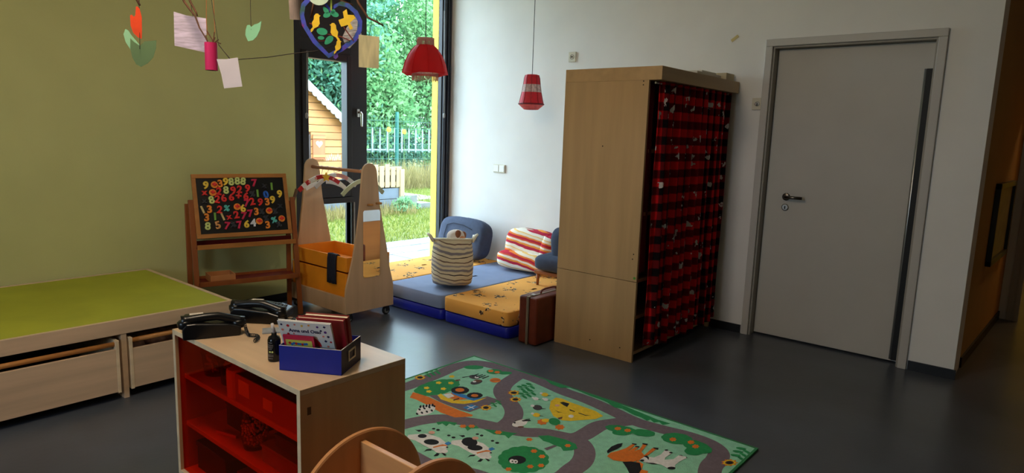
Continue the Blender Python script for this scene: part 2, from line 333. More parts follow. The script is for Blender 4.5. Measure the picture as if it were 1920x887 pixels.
MB().box(xs0-.01, xs1+.01, WY+.03, WY+.04, zs0-.01, zs1+.01).build('pane', glass, sash)
hp = on(1, WY-.03, 672, 212); hm = MB()
hm.box(hp.x-.014, hp.x+.014, WY-.032, WY-.0005, hp.z-.035, hp.z+.035)
hm.tube([(hp.x, WY-.03, hp.z+.005), (hp.x, WY-.06, hp.z+.005), (hp.x+.005, WY-.068, hp.z-.01), (hp.x+.008, WY-.066, hp.z-.12)], [.011, .011, .012, .009], 10)
hm.build('handle', M('bright_chrome', (210, 210, 206), .18, .03, metal=1), win, bevel=.003)
xw1 = on(1, WY, 661, 390).x; s = MB()
s.box(xs0-.055, xs0, ya, yb, .03, zl1+.05); s.box(xw1, xs1+.05, ya+.01, yb, .03, zl1+.05); s.box(xs0, xw1, ya, yb, zl1, zl1+.05); s.box(xs0, xw1, ya, yb, .03, .09)
low = s.build('lower_frame', MATS['anthracite_sash'], win, bevel=.004)
MB().box(xs0-.01, xw1+.01, WY+.03, WY+.04, .08, zl1+.01).build('pane', glass, low)
MB().box(xw1+.004, xw1+.016, ya+.002, ya+.012, .1, zl1).build('seal_strip', M('grey_seal', (140, 142, 146), .4, .05), low)
MB().box(xm1, xr, WY+.04, WY+.05, .03, CE-.05).build('pane', glass, win)
s = MB(); s.box(xr+.012, xr+.045, WY-.02, WY, 0, CE); s.box(xr+.06, xr+.075, WY-.03, WY, 0, CE); s.box(xr+.10, WX-.002, WY-.012, WY, 0, CE)
s.build('blind_rail', M('dark_slate_rail', (48, 50, 60), .35, .08), win, bevel=.003)
for (u, v0, v1) in ((575, 95, 216), (832.5, 20, 216)):
    a = on(1, WY-.045, u, v0); b = on(1, WY-.045, u, v1); q = MB()
    q.tube([a, b], .0025, 6); q.tube([a+Vector((.012, 0, 0)), b+Vector((.006, 0, 0))], .0025, 6)
    q.lathe([(.0, -.03), (.012, -.02), (.012, .01), (.006, .02)], b, 12); q.build('blind_cord', M('grey_cord', (150, 148, 146), .5, .05), win, smooth=True)
lb = on(1, WY+.02, 581.5, 83); MB().box(lb.x-.016, lb.x+.016, WY+.02, WY+.029, lb.z-.005, lb.z+.005).build('type_plate', whitep, win)
struct(MB().box(xr-.003, 5.1, 5.0015, 5.085, -.1, CE).build('trim_3', M('yellow_facade_reveal', (222, 184, 64), .7, .04)), 'yellow painted outer reveal beside the big pane', 'trim')
struct(MB().box(2.6, 3.08, 5.26, 5.34, -.1, CE).build('trim_4', MATS['yellow_facade_reveal']), 'yellow facade strip outside by the sash', 'trim')
# ============================================================ FURNITURE
# ---- podium along the green wall
PX0, PX1, PY0, PY1, PH = -.20, 1.838, 3.63, 4.845, .425
pod = thing('podium', 'low birch play podium with lime green top along the green wall', 'podium', ((PX0+PX1)/2, (PY0+PY1)/2, 0))
MB().box(PX0+.022, PX1-.022, PY0+.022, PY1-.022, PH-.03, PH-.004).build('felt_top', M('lime_green_linoleum', (164, 168, 44), .7, .08, 4, bump=.05, bscale=200), pod)
rim = MB(); rim.box(PX0, PX1, PY0, PY0+.022, .348, PH); rim.box(PX0, PX1, PY1-.022, PY1, .348, PH); rim.box(PX0, PX0+.022, PY0+.022, PY1-.022, .348, PH); rim.box(PX1-.022, PX1, PY0+.022, PY1-.022, .348, PH)
rim.build('apron', beechx, pod, bevel=.002)
for xa in (PX0, .215, 1.233, PX1-.026): MB().box(xa, xa+.026, PY0+.004, PY1-.03, 0, .348).build('divider_panel', beechy, pod, bevel=.0015)
MB().box(PX0+.03, PX1-.03, PY1-.04, PY1-.028, .01, .347).build('back_panel', beechx, pod)
def drawer(xa, xb, zt, zr, yo):
    fb = MB().box(xa+.016, xb-.016, PY0-.012+yo, PY0+.006+yo, .05, zt).build('drawer', beechx, pod, bevel=.0015)
    for x in (xa, xb-.016): MB().box(x, x+.016, PY0-.014+yo, PY0+.9, .045, zr+.022).build('drawer_side', edgeb, fb, bevel=.0015)
    MB().tube([(xa+.016, PY0+.012+yo, zr), (xb-.016, PY0+.012+yo, zr)], .0125, 12).build('pull_rod', orangewood, fb, smooth=True)
    MB().box(xa+.016, xb-.016, PY0+.006+yo, PY0+.9, .055, .065).build('drawer_bottom', beechy, fb)
    MB().box(xa+.016, xb-.016, PY0+.88, PY0+.9, .065, .28).build('drawer_back', beechy, fb)
drawer(.25, 1.214, .278, .302, -.006); drawer(1.266, 1.80, .262, .302, .006)
bl = MB()
for k in range(5): bl.soft(.055, .12, .035, .7, .7, T=rotT((1.33+.085*k, 3.80, .245+.012*(k % 2)), R(20*k)), nu=14, nv=8, wob=.08, seed=k)
tag(bl.build('blanket', M('pink_white_print_cloth', (206, 170, 160), .9, .5, 22), smooth=True), 'crumpled pink and white printed cloth in the right podium drawer', 'blanket')
fl_ = MB().box(.27, 1.19, 3.70, 4.4, .066, .13)
tag(fl_.build('play_mat', M('dark_folded_mat', (40, 38, 38), .9, .1), bevel=.02), 'dark folded mat lying in the left podium drawer', 'mat')

# ---- easel with magnetic blackboard
EF = Vector((2.80, 4.428, 0)); ea = R(-13); ED = Vector((math.cos(ea), math.sin(ea), 0)); EN = Vector((-ED.y, ED.x, 0))
def EP(s_, k, z): return EF+ED*s_+EN*k+Vector((0, 0, z))
ez = thing('easel', 'wooden children\'s easel with black magnetic board by the green wall', 'easel', tuple(EP(-.36, .1, 0)))
darkwood = wood('reddish_brown_wood', (142, 78, 34), 'z', .45, .2); framew = wood('honey_wood_frame', (172, 112, 52), 'x', .45, .15)
redpaint = M('dark_red_board', (112, 22, 20), .45, .15)
for s_ in (-.745, -.022):
    MB().beam(EP(s_, .0, 0), EP(s_, .155, .90), .024, .036, side=ED).build('front_leg', darkwood, ez, bevel=.003)
    s2 = s_-.0 if s_ < -.5 else s_-.024
    MB().beam(EP(s2+(-.018 if s_ < -.5 else 0), .185, 0), EP(s2+(-.018 if s_ < -.5 else 0), .185, .87), .022, .034, side=ED).build('rear_leg', darkwood, ez, bevel=.003)
BZ0, BZ1, BK0, BK1 = .628, 1.078, .075, .205      # board bottom / top
def BP(s_, t, off=0):                            # point on the leaning board face
    nrm = Vector((EN.x*(BZ1-BZ0), EN.y*(BZ1-BZ0), -(BK1-BK0))).normalized()
    return EP(s_, BK0+(BK1-BK0)*t, BZ0+(BZ1-BZ0)*t)-nrm*off
S0, S1 = -.728, -.052
q = MB(); q.prism([BP(S0+.01, .02, .0), BP(S1-.01, .02, .0), BP(S1-.01, .98, .0), BP(S0+.01, .98, .0)], tuple(BP(S0, .02, -.008)-BP(S0, .02, 0)))
q.build('blackboard', M('black_magnet_board', (9, 10, 13), .4, .2), ez)
fw = .028
for (a0, a1, t0, t1) in ((S0, S1, 0, .065), (S0, S1, .935, 1), (S0, S0+fw, .065, .935), (S1-fw, S1, .065, .935)):
    MB().prism([BP(a0, t0, .008), BP(a1, t0, .008), BP(a1, t1, .008), BP(a0, t1, .008)], tuple(BP(0, 0, -.012)-BP(0, 0, .008))).build('board_frame', framew, ez, bevel=.002)
def slab(s0, s1, k0, k1, z0, z1):
    return MB().prism([EP(s0, k0, z0), EP(s1, k0, z0), EP(s1, k1, z0), EP(s0, k1, z0)], (0, 0, z1-z0))
tr = slab(-.733, -.034, .06, .15, .558, .566).build('upper_tray', redpaint, ez)
slab(-.733, -.034, .045, .06, .552, .585).build('tray_lip', framew, tr, bevel=.002); slab(-.733, -.034, .15, .162, .552, .60).build('tray_back', redpaint, tr, bevel=.002)
tr = slab(-.733, -.034, .015, .20, .302, .312).build('lower_shelf', redpaint, ez)
slab(-.733, -.034, .0, .015, .29, .325).build('shelf_lip', darkwood, tr, bevel=.002); slab(-.733, -.034, .20, .212, .29, .33).build('shelf_back_rail', darkwood, tr, bevel=.002)
slab(-.733, -.034, .19, .205, .80, .84).build('rear_rail', darkwood, ez, bevel=.002)
bx = MB()
for (s0, s1, k0, k1) in ((-.66, -.49, .018, .022), (-.66, -.49, .174, .178), (-.66, -.656, .022, .174), (-.494, -.49, .022, .174)):
    bx.prism([EP(s0, k0, .313), EP(s1, k0, .313), EP(s1, k1, .313), EP(s0, k1, .313)], (0, 0, .05))
bx.prism([EP(-.656, .022, .313), EP(-.494, .022, .313), EP(-.494, .174, .313), EP(-.656, .174, .313)], (0, 0, .003))
tag(bx.build('cardboard_box', M('brown_cardboard', (184, 122, 72), .85, .08)), 'small open brown cardboard box on the lower easel shelf', 'box')
ck = MB(); ck.tube([EP(-.36, .08, .572), EP(-.34, .085, .576), EP(-.32, .07, .571)], .005, 6, ); ck.tube([EP(-.345, .085, .573), EP(-.31, .10, .571)], .004, 6)
tag(ck.build('red_clip', M('red_clip_plastic', (170, 30, 30), .4, .1)), 'small red clip lying in the upper easel tray', 'clip')
# magnets
cols = dict(y=(240, 200, 70), o=(240, 140, 50), r=(225, 50, 48), p=(205, 40, 80), g=(120, 170, 70), l=(205, 215, 130), t=(90, 190, 180), n=(205, 180, 120), w=(225, 225, 230), b=(40, 100, 200), d=(52, 54, 60), a=(215, 150, 90))
cname = dict(y='yellow', o='orange', r='red', p='pink', g='green', l='pale lime', t='turquoise', n='cream', w='white', b='blue', d='dark grey', a='tan')
rows = [
 [('9', 200, 190, 'y'), ('÷', 305, 178, 'o'), ('3', 378, 167, 'o'), ('9', 440, 143, 'y'), ('8', 513, 142, 'l'), ('8', 590, 132, 'l'), ('8', 663, 135, 'l'), ('7', 808, 155, 'p'), ('x', 940, 185, 'd'), ('1', 1040, 200, 'g')],
 [('x', 185, 280, 'r'), ('÷', 285, 280, 'o'), ('2', 360, 268, 'r'), ('8', 448, 252, 'l'), ('9', 540, 255, 'r'), ('2', 617, 242, 'r'), ('9', 720, 228, 'r'), ('%', 783, 300, 'd'), ('1', 852, 293, 'g'), ('0', 962, 308, 'b'), ('9', 1145, 298, 'y')],
 [('x', 183, 388, 'd'), ('8', 272, 382, 'l'), ('2', 340, 372, 'r'), ('6', 420, 357, 'r'), ('6', 515, 345, 'r'), ('+', 605, 328, 'r'), ('6', 700, 330, 'r'), ('7', 705, 422, 'p'), ('2', 780, 400, 'r'), ('9', 883, 408, 'r'), ('3', 977, 402, 'o'), ('9', 1048, 375, 'y'), ('x', 1145, 448, 'd')],
 [('1', 167, 510, 'n'), ('3', 248, 503, 'o'), ('2', 370, 508, 'r'), ('%', 457, 488, 't'), ('÷', 587, 465, 'o'), ('6', 660, 490, 'y'), ('3', 832, 532, 'o'), ('%', 900, 530, 'd'), ('÷', 1000, 515, 'o'), ('%', 1078, 525, 'd')],
 [('3', 215, 610, 'o'), ('1', 315, 597, 'g'), ('1', 410, 600, 'n'), ('x', 485, 597, 'r'), ('2', 577, 575, 'r'), ('7', 668, 588, 'p'), ('7', 750, 556, 'p'), ('%', 957, 620, 'd'), ('%', 1062, 638, 't'), ('÷', 1165, 618, 'o')],
 [('8', 228, 722, 'l'), ('5', 350, 708, 'a'), ('7', 460, 718, 'p'), ('%', 537, 700, 'd'), ('7', 612, 705, 'p'), ('6', 705, 695, 'y'), ('4', 790, 678, 'w'), ('÷', 868, 653, 'o'), ('3', 978, 705, 'o'), ('%', 1123, 695, 'd')]]
def board_uv(x, y):   # crop pixel -> board coordinates by inverse bilinear
    A, B, C_, D_ = (75, 95), (1192, 75), (1250, 760), (150, 825); u = v = .5
    for _ in range(12):
        px = A[0]*(1-u)*(1-v)+B[0]*u*(1-v)+C_[0]*u*v+D_[0]*(1-u)*v-x; py = A[1]*(1-u)*(1-v)+B[1]*u*(1-v)+C_[1]*u*v+D_[1]*(1-u)*v-y
        a = (B[0]-A[0])*(1-v)+(C_[0]-D_[0])*v; b = (D_[0]-A[0])*(1-u)+(C_[0]-B[0])*u; c = (B[1]-A[1])*(1-v)+(C_[1]-D_[1])*v; d = (D_[1]-A[1])*(1-u)+(C_[1]-B[1])*u
        det = a*d-b*c; u -= (px*d-b*py)/det; v -= (a*py-c*px)/det
    return u, v
bu = (BP(0, 1)-BP(0, 0)).normalized(); bn = (BP(0, 0, .01)-BP(0, 0, 0)).normalized()
ordn = ['first', 'second', 'third', 'fourth', 'fifth', 'sixth']; rown = ['top row', 'second row', 'third row', 'fourth row', 'fifth row', 'bottom row']
kinds = {'x': 'times sign', '÷': 'division sign', '%': 'percent sign', '+': 'plus sign'}
for ri, row in enumerate(rows):
    cnt = {}
    tot = {}
    for c, x, y, k in row: tot[(c, k)] = tot.get((c, k), 0)+1
    for c, x, y, k in row:
        u, v = board_uv(x, y); s_ = S0+fw+(S1-S0-2*fw)*u; t_ = .935-.87*v
        vs, fs = text_geo(c, .074 if c not in 'x%÷' else .056, .003, .0034)
        P = BP(s_, t_, .0055); T = frame_T(P, ED, bu, bn) @ Matrix.Rotation(R(random.uniform(-12, 12) if c != '1' else {'n': 18, 'g': 0}[k]), 4, 'Z')
        mg = MB()
        if c == '÷': mg.lathe([(.024, -.0025), (.0255, 0), (.024, .0025)], (0, 0, 0), 20, 1, T); mg.add(vs, fs, 0, T @ Matrix.Translation((0, 0, .0035)))
        else: mg.add(vs, fs, 0, T)
        mg = mg.build('number_magnet' if c.isdigit() else 'sign_magnet', [M('magnet_'+cname[k].replace(' ', '_'), cols[k], .35, .05)] if c != '÷' else [M('magnet_red', cols['r'], .35, .05), M('magnet_orange', cols['o'], .35, .05)])
        cnt[(c, k)] = cnt.get((c, k), 0)+1
        what = ('number '+['zero', 'one', 'two', 'three', 'four', 'five', 'six', 'seven', 'eight', 'nine'][int(c)]) if c.isdigit() else kinds[c]
        if tot[(c, k)] > 1: lab = f"{cname[k]} {what} magnet, {ordn[cnt[(c, k)]-1]} such from left in {rown[ri]} on blackboard"
        else: lab = f"{cname[k]} {what} magnet in the {rown[ri]} of the blackboard"
        tag(mg, lab, 'magnet', 'number magnets on the blackboard')

# ---- dressing-up trolley
NY, FY = 3.955, 4.70
tro = thing('dress_up_trolley', 'birch dressing-up trolley on casters with orange bins', 'trolley', (3.08, 4.33, 0))
Lp = [(680.5, 318), (679.5, 330), (675.7, 383.5), (668, 452.5), (662, 487), (649.5, 543), (648.5, 556), (649, 590.6)]
Rp = [(706, 318), (707.5, 330), (712, 383.5), (725.5, 464), (729.4, 494.7), (737, 531), (737.4, 572)]
Lq = [on(1, NY, *p) for p in Lp]; Rq = [on(1, NY, *p) for p in Rp]; top = on(1, NY, 694, 306)
cx = (Lq[0].x+Rq[0].x)/2; rr_ = (Rq[0].x-Lq[0].x)/2; zt_ = top.z-rr_
prof = [(p.x, p.z) for p in reversed(Lq)]+[(cx-rr_*math.cos(a), zt_+rr_*math.sin(a)) for a in np.linspace(.15, math.pi-.15, 11)]+[(p.x, p.z) for p in Rq]
prof[0] = (prof[0][0], .075); prof[-1] = (prof[-1][0], .075)
xs_ = [p[0] for p in prof]; X0, X1 = min(xs_), max(xs_)
panm = wood('trolley_birch', (202, 166, 130), 'z', .5, .08)
for yy in (NY, FY):
    pn = MB().prism([(x, yy, z) for x, z in prof], (0, .018, 0)).build('side_panel', panm, tro, bevel=.003)
    if yy == NY:
        mi = [(681, 398), (683, 395), (711, 393), (713, 396), (712, 514), (710, 517), (683, 521), (681, 518)]
        MB().prism([on(1, NY-.004, *p) for p in mi], (0, .0035, 0)).build('mirror', M('mirror_silver', (225, 225, 225), .02, 0, metal=1), pn)
        for (u, v) in ((690, 384.5), (706, 381.5)):
            a = on(1, NY, u, v); MB().tube([(a.x, NY-.055, a.z+.006), (a.x, NY+.002, a.z)], .009, 10).build('peg', orangewood, pn, smooth=True)
MB().box(X0, X0+.018, NY+.018, FY, .075, .20).build('base_board', panm, tro, bevel=.002)
MB().box(X1-.018, X1, NY+.018, FY, .075, .20).build('base_board', panm, tro, bevel=.002)
MB().box(X0+.018, X1-.018, NY+.018, FY, .08, .10).build('base_bottom', panm, tro)
zr = zt_-.005
MB().tube([(cx, NY+.018, zr), (cx, FY, zr)], .013, 12).build('hanging_rail', wood('rail_wood', (176, 120, 82), 'y', .5, .2), tro, smooth=True)
MB().tube([(cx, FY-.06, zr-.15), (cx+.0, FY, zr-.15)], .011, 10).build('peg', panm, tro, smooth=True)
for cxx in (X0+.045, X1-.05):
    for cy in (NY+.03, FY-.03):
        c_ = MB().lathe([(.031, -.011), (.034, -.006), (.034, .006), (.031, .011)], (0, 0, 0), 20, T=frame_T((cxx, cy, .034), (0, 0, 1), (1, 0, 0), (0, 1, 0))).build('caster', M('black_tyre', (24, 24, 26), .5, .1), tro, smooth=True)
        MB().lathe([(.022, -.013), (.022, .013)], (0, 0, 0), 16, T=frame_T((cxx, cy, .034), (0, 0, 1), (1, 0, 0), (0, 1, 0))).build('hub', M('grey_hub', (110, 112, 108), .5, .1), c_)
        fk = MB(); fk.box(cxx-.012, cxx+.02, cy-.018, cy-.014, .03, .075); fk.box(cxx-.012, cxx+.02, cy+.014, cy+.018, .03, .075); fk.box(cxx-.02, cxx+.02, cy-.02, cy+.02, .069, .075); fk.build('fork', MATS['black_tyre'], c_)
orange = M('orange_bin_fabric', (232, 140, 22), .6, .12, 5, bump=.25, bscale=9)
zu = on(0, X0+.02, 640, 482).z; zg = on(0, X0+.02, 610, 503).z
def bin_(z0, z1, nm):
    b = MB(); t = .014; xa, xb, ya, yb = X0+.022, X1+.002 if z1 > .5 else X1-.022, NY+.022, FY-.004
    b.box(xa, xb, ya, ya+t, z0, z1); b.box(xa, xb, yb-t, yb, z0, z1); b.box(xa, xa+t, ya+t, yb-t, z0, z1); b.box(xb-t, xb, ya+t, yb-t, z0, z1); b.box(xa+t, xb-t, ya+t, yb-t, z0, z0+.01)
    return b.build(nm, orange, tro, bevel=.004)
bin_(zg+.006, zu, 'upper_bin'); bin_(.12, zg-.006, 'lower_bin')
def hanger(name, label, y, xoff, half, drop, z0, segs, w=.013, hh=.03, group='clothes hangers on the trolley rail'):
    t = thing(name, label, 'hanger', (cx+xoff, y, z0-drop), group); n = 28
    pts = [(cx+xoff+half*(2*i/n-1), y, z0-drop*abs(2*i/n-1)**1.9) for i in range(n+1)]
    b = MB(); i0 = 0
    for j, (frac, mi) in enumerate(segs):
        i1 = round(frac*n)
        for i in range(i0, i1): b.beam(pts[i], pts[i+1], w, hh, mi)
        i0 = i1
    b.build('hanger_bar', [m for m in hm_], t)
    hk = [(cx+xoff, y, z0), (cx+xoff, y, z0+.05)]+[(cx+xoff*(1-k/6)-.018*math.sin(k/6*math.pi*1.25)*1.0, y, z0+.05+(zr+.016-z0-.05)*min(1, k/4)) for k in range(1, 6)]
    hk = [(cx+xoff, y, z0), (cx+xoff*.6, y, (z0+zr)/2-.01)]+[(cx+.0165*math.cos(a), y, zr+.0165*math.sin(a)) for a in np.linspace(-.9, 2.6, 8)]
    MB().tube(hk, .002, 6).build('hook', steel, t, smooth=True)
    return t
hm_ = [M('red_painted_wood', (190, 28, 30), .4, .1), M('white_painted_wood', (228, 224, 218), .5, .05), M('yellow_star', (240, 190, 40), .5, .05), M('pale_green_wood', (206, 212, 176), .5, .05), M('pink_dots', (236, 160, 150), .5, .05), blackm]
hr = on(1, 4.33, 605, 331)
t = hanger('clothes_hanger', 'red and white hanger with a yellow star on the trolley rail', 4.33, hr.x-cx, .205, .10, hr.z, [(.08, 0), (.14, 1), (.2, 0), (.26, 1), (.34, 1), (.85, 0), (1, 1)])
st = [(hr.x+.02+.038*(1 if k % 2 == 0 else .5)*math.sin(k*math.pi/5), 4.318, hr.z-.005+.038*(1 if k % 2 == 0 else .5)*math.cos(k*math.pi/5)) for k in range(10)]
MB().prism(st, (0, -.008, 0)).build('star', hm_[2], t)
for k in (-.12, -.065, .09): MB().lathe([(.009, 0), (.009, .004)], (0, 0, 0), 12, T=frame_T((hr.x+k, 4.3235, hr.z-.10*abs(k/.205)**1.9), (1, 0, 0), (0, 0, 1), (0, -1, 0))).build('dot', hm_[4], t)
hg = on(1, 4.06, 681, 339)
hanger('clothes_hanger', 'plain pale green hanger beside the near trolley panel', 4.06, hg.x-cx, .19, .10, hg.z, [(1, 3)])
hanger('clothes_hanger', 'white hanger with a pink edge behind the red one', 4.42, .03, .19, .09, hr.z+.0, [(.5, 1), (.8, 4), (1, 1)])
hanger('clothes_hanger', 'white hanger with a black print behind the red one', 4.49, -.02, .18, .05, hr.z-.055, [(.3, 1), (.5, 5), (1, 1)])
hanger('clothes_hanger', 'short beech hanger nearest the far trolley panel', 4.57, .0, .17, .06, hr.z-.03, [(1, 3)])
# scarf over the bin rim
sc = MB(); xa = X0+.012; ya_, yb_ = 4.08, 4.20; xs2 = [xa+.045, xa+.04, xa+.022, xa+.004, xa-.002, xa-.004, xa-.004, xa-.002]; zz = [zu-.10, zu-.01, zu+.008, zu+.006, zu-.03, zu-.10, zu-.17, zu-.215]
vs = []; fs = []
for i in range(8):
    for j in range(9): vs.append((xs2[i]-.005*math.sin(j*1.9+i*.5), ya_+(yb_-ya_)*j/8*(1-.012*i)+.002*i, zz[i]))
for i in range(7):
    for j in range(8): fs.append((i*9+j, i*9+j+1, (i+1)*9+j+1, (i+1)*9+j))
tag(sc.add(vs, fs).build('scarf', M('dark_navy_cloth', (24, 26, 40), .9, .2, 20), smooth=True, solid=.008), 'dark navy scarf hanging over the orange bin', 'scarf')
# bag on the far panel's outer side
tag(MB().tube([(X0+.06, FY-.02, .95), (X0+.02, FY-.03, .85), (X0-.01, FY-.02, .75), (X0+.0, FY-.02, .66)], .012, 8).build('cloth_strap', M('brown_strap', (96, 70, 52), .8, .1), smooth=True), 'brown strap hanging down by the far trolley panel', 'strap')

# ---- beech cabinet with plaid curtain
CX0, CY0, CY1, CH = 3.655, 2.006, 2.628, 1.872
cab = thing('cabinet', 'tall beech cabinet with a plaid curtain front', 'cabinet', ((CX0+WX)/2, (CY0+CY1)/2, 0))
up = MB().box(CX0, CX0+.02, CY0, CY1, .534, 1.79).build('side_panel', cabwood, cab, bevel=.0015)
lo = MB().box(CX0, CX0+.02, CY0, CY1, .0, .531).build('side_panel', cabwood, cab, bevel=.0015)
for x in (WX-.034,): MB().box(x, x+.02, CY0, CY1, 0, 1.79).build('side_panel', cabwood, cab)
MB().box(CX0, WX-.012, 1.922, CY1, 1.79, CH).build('crown', wood('cabinet_crown_beech', (180, 147, 104), 'x', .4, .1), cab, bevel=.002)
MB().box(CX0+.02, WX-.034, CY1-.012, CY1, .534, 1.79).build('back_panel', M('white_hardboard', (214, 210, 204), .6, .03), cab)
MB().box(CX0+.02, WX-.034, CY1-.012, CY1, .02, .531).build('back_panel', wood('orange_beech_back', (190, 116, 56), 'x', .5, .1), cab)
for z in (.03, .27, .515, .95, 1.35): MB().box(CX0+.02, WX-.034, CY0+.03, CY1-.012, z, z+.022).build('shelf', MATS['cabinet_beech_laminate'], cab, bevel=.001)
dark = M('dark_hole', (40, 22, 12), .7, .1)
for i, (u, v) in enumerate(((1207, 152), (1206.5, 159), (1130, 274), (1188, 477), (1186, 486), (1106, 637), (1162, 652))):
    p = on(0, CX0, u, v); MB().lathe([(.0045 if i != 1 else .003, 0), (.0045, .001)], (0, 0, 0), 10, T=frame_T((CX0+.0002, p.y, p.z), (0, 0, 1), (0, 1, 0), (-1, 0, 0))).build('screw_hole', dark, up if p.z > .53 else lo)
p = on(0, CX0, 1189.5, 522)
tag(MB().lathe([(.0085, 0), (.0085, .001)], (0, 0, 0), 14, T=frame_T((CX0-.0003, p.y, p.z), (0, 0, 1), (0, 1, 0), (-1, 0, 0))).build('dot_sticker', M('green_sticker', (70, 140, 40), .5, .05)), 'small round green sticker on the cabinet side', 'sticker')
def plaid():
    m = bpy.data.materials.new('red_black_plaid_print'); m.use_nodes = True; nt = m.node_tree; N = nt.nodes; L = nt.links; b = N['Principled BSDF']
    b.inputs['Roughness'].default_value = .9; b.inputs['Specular IOR Level'].default_value = .15
    tc = N.new('ShaderNodeTexCoord'); sp = N.new('ShaderNodeSeparateXYZ'); L.new(tc.outputs['Object'], sp.inputs[0])
    fac = []
    for ax, per in ((0, .105), (2, .105)):
        s_ = N.new('ShaderNodeMath'); s_.operation = 'MULTIPLY'; s_.inputs[1].default_value = 2*math.pi/per; L.new(sp.outputs[ax], s_.inputs[0])
        q = N.new('ShaderNodeMath'); q.operation = 'SINE'; L.new(s_.outputs[0], q.inputs[0])
        g = N.new('ShaderNodeMath'); g.operation = 'MULTIPLY_ADD'; g.inputs[1].default_value = 3.0; g.inputs[2].default_value = .5; g.use_clamp = True; L.new(q.outputs[0], g.inputs[0]); fac.append(g)
    ad = N.new('ShaderNodeMath'); ad.operation = 'ADD'; L.new(fac[0].outputs[0], ad.inputs[0]); L.new(fac[1].outputs[0], ad.inputs[1])
    hf = N.new('ShaderNodeMath'); hf.operation = 'MULTIPLY'; hf.inputs[1].default_value = .5; L.new(ad.outputs[0], hf.inputs[0])
    cr = N.new('ShaderNodeValToRGB'); e = cr.color_ramp.elements; e[0].color = lin((16, 8, 10))+(1,); e[1].color = lin((214, 22, 26))+(1,); x = e.new(.5); x.color = lin((104, 12, 16))+(1,)
    L.new(hf.outputs[0], cr.inputs[0])
    mp = N.new('ShaderNodeMapping'); mp.inputs['Scale'].default_value = (1.5, 0.001, .8); L.new(tc.outputs['Object'], mp.inputs[0])
    nz = N.new('ShaderNodeTexNoise'); nz.inputs['Scale'].default_value = 45; L.new(mp.outputs[0], nz.inputs[0])
    vo = N.new('ShaderNodeTexVoronoi'); vo.inputs['Scale'].default_value = 13; L.new(mp.outputs[0], vo.inputs[0])
    mm = N.new('ShaderNodeMath'); mm.operation = 'MULTIPLY_ADD'; mm.inputs[1].default_value = .8; L.new(nz.outputs[0], mm.inputs[0]); L.new(vo.outputs['Distance'], mm.inputs[2])
    lt = N.new('ShaderNodeMath'); lt.operation = 'LESS_THAN'; lt.inputs[1].default_value = .60; L.new(mm.outputs[0], lt.inputs[0])
    mx = N.new('ShaderNodeMix'); mx.data_type = 'RGBA'; L.new(lt.outputs[0], mx.inputs['Factor']); L.new(cr.outputs[0], mx.inputs['A']); mx.inputs['B'].default_value = lin((206, 196, 190))+(1,)
    L.new(mx.outputs['Result'], b.inputs['Base Color']); return m
def drape(xa, xb, y, za, zb, amp, waves, mat, name, parent, ragged=0, nx=120, nz=16):
    vs = []; fs = []
    for j in range(nz+1):
        for i in range(nx+1):
            s_ = i/nx; zz = zb+(za-zb)*j/nz
            if j == nz: zz += ragged*math.sin(s_*21)*.5
            a = amp*(.6+.4*j/nz)
            vs.append((xa+(xb-xa)*s_+.006*math.sin(j*.7+s_*9), y+a*math.sin(s_*waves*2*math.pi)+.4*a*math.sin(s_*waves*3.3*math.pi+1+j*.12), zz))
    for j in range(nz):
        for i in range(nx): b = j*(nx+1)+i; fs.append((b, b+1, b+nx+2, b+nx+1))
    return MB().add(vs, fs).build(name, mat, parent, smooth=True, solid=.003)
cur = thing('curtain', 'red and black plaid curtain with white motifs on the cabinet front', 'curtain', (4.25, 1.965, .09))
drape(3.725, 4.80, 1.962, .09, 1.785, .026, 11, plaid(), 'cloth', cur, .03)
MB().tube([(3.68, 1.975, 1.775), (4.83, 1.975, 1.775)], .006, 8).build('curtain_wire', steel, cur)
cu2 = thing('curtain', 'plain dark red cloth hanging inside the cabinet opening', 'curtain', (3.74, 2.03, .58))
drape(3.682, 3.80, 2.04, .58, 1.77, .010, 2, M('plain_dark_red_cloth', (120, 22, 34), .85, .1), 'cloth', cu2, 0, 40)
for i, (xa, xb, ya, yb, za, zb, lab) in enumerate(((4.18, 4.52, 2.05, 2.3, 0, .018, 'flat grey folder lying undermost on top of the cabinet'), (4.30, 4.70, 2.0, 2.28, .018, .034, 'white folder in the middle of the pile on the cabinet'), (4.42, 4.66, 2.02, 2.2, .034, .05, 'small white box topping the pile on the cabinet'), (4.70, 4.842, 1.96, 2.3, 0, .055, 'cream box on the cabinet top against the wall'))):
    tag(MB().box(xa, xb, ya, yb, CH+.0005+za, CH+zb).build('folder' if i < 2 else 'flat_box', M(('grey_card', 'white_card', 'white_card', 'cream_card')[i], ((150, 140, 128), (214, 208, 196), (214, 208, 196), (186, 172, 140))[i], .7, .05), bevel=.002), lab, 'folder' if i < 2 else 'box')

# ---- suitcase
sx0, sx1, sy0, sy1, sh = 3.457, 3.92, 2.642, 2.80, .34
su = thing('suitcase', 'old brown leather suitcase standing behind the cabinet', 'suitcase', ((sx0+sx1)/2, (sy0+sy1)/2, 0))
lea = M('brown_suitcase_leather', (100, 40, 20), .42, .25, 9, bump=.06, bscale=120)
MB().box(sx0, sx1, sy0, sy0+.070, .004, sh).build('shell', lea, su, bevel=.016, segs=3); MB().box(sx0, sx1, sy0+.088, sy1, .004, sh).build('shell', lea, su, bevel=.016, segs=3)
for y in (sy0+.070, sy0+.081):
    b = MB(); e = .002; b.box(sx0-e, sx1+e, y, y+.007, .002, .012); b.box(sx0-e, sx1+e, y, y+.007, sh-.008, sh+e); b.box(sx0-e, sx0+.01, y, y+.007, .012, sh-.008); b.box(sx1-.01, sx1+e, y, y+.007, .012, sh-.008)
    b.build('metal_rim', M('tarnished_metal_rim', (176, 160, 140), .4, .15, metal=.7), su)
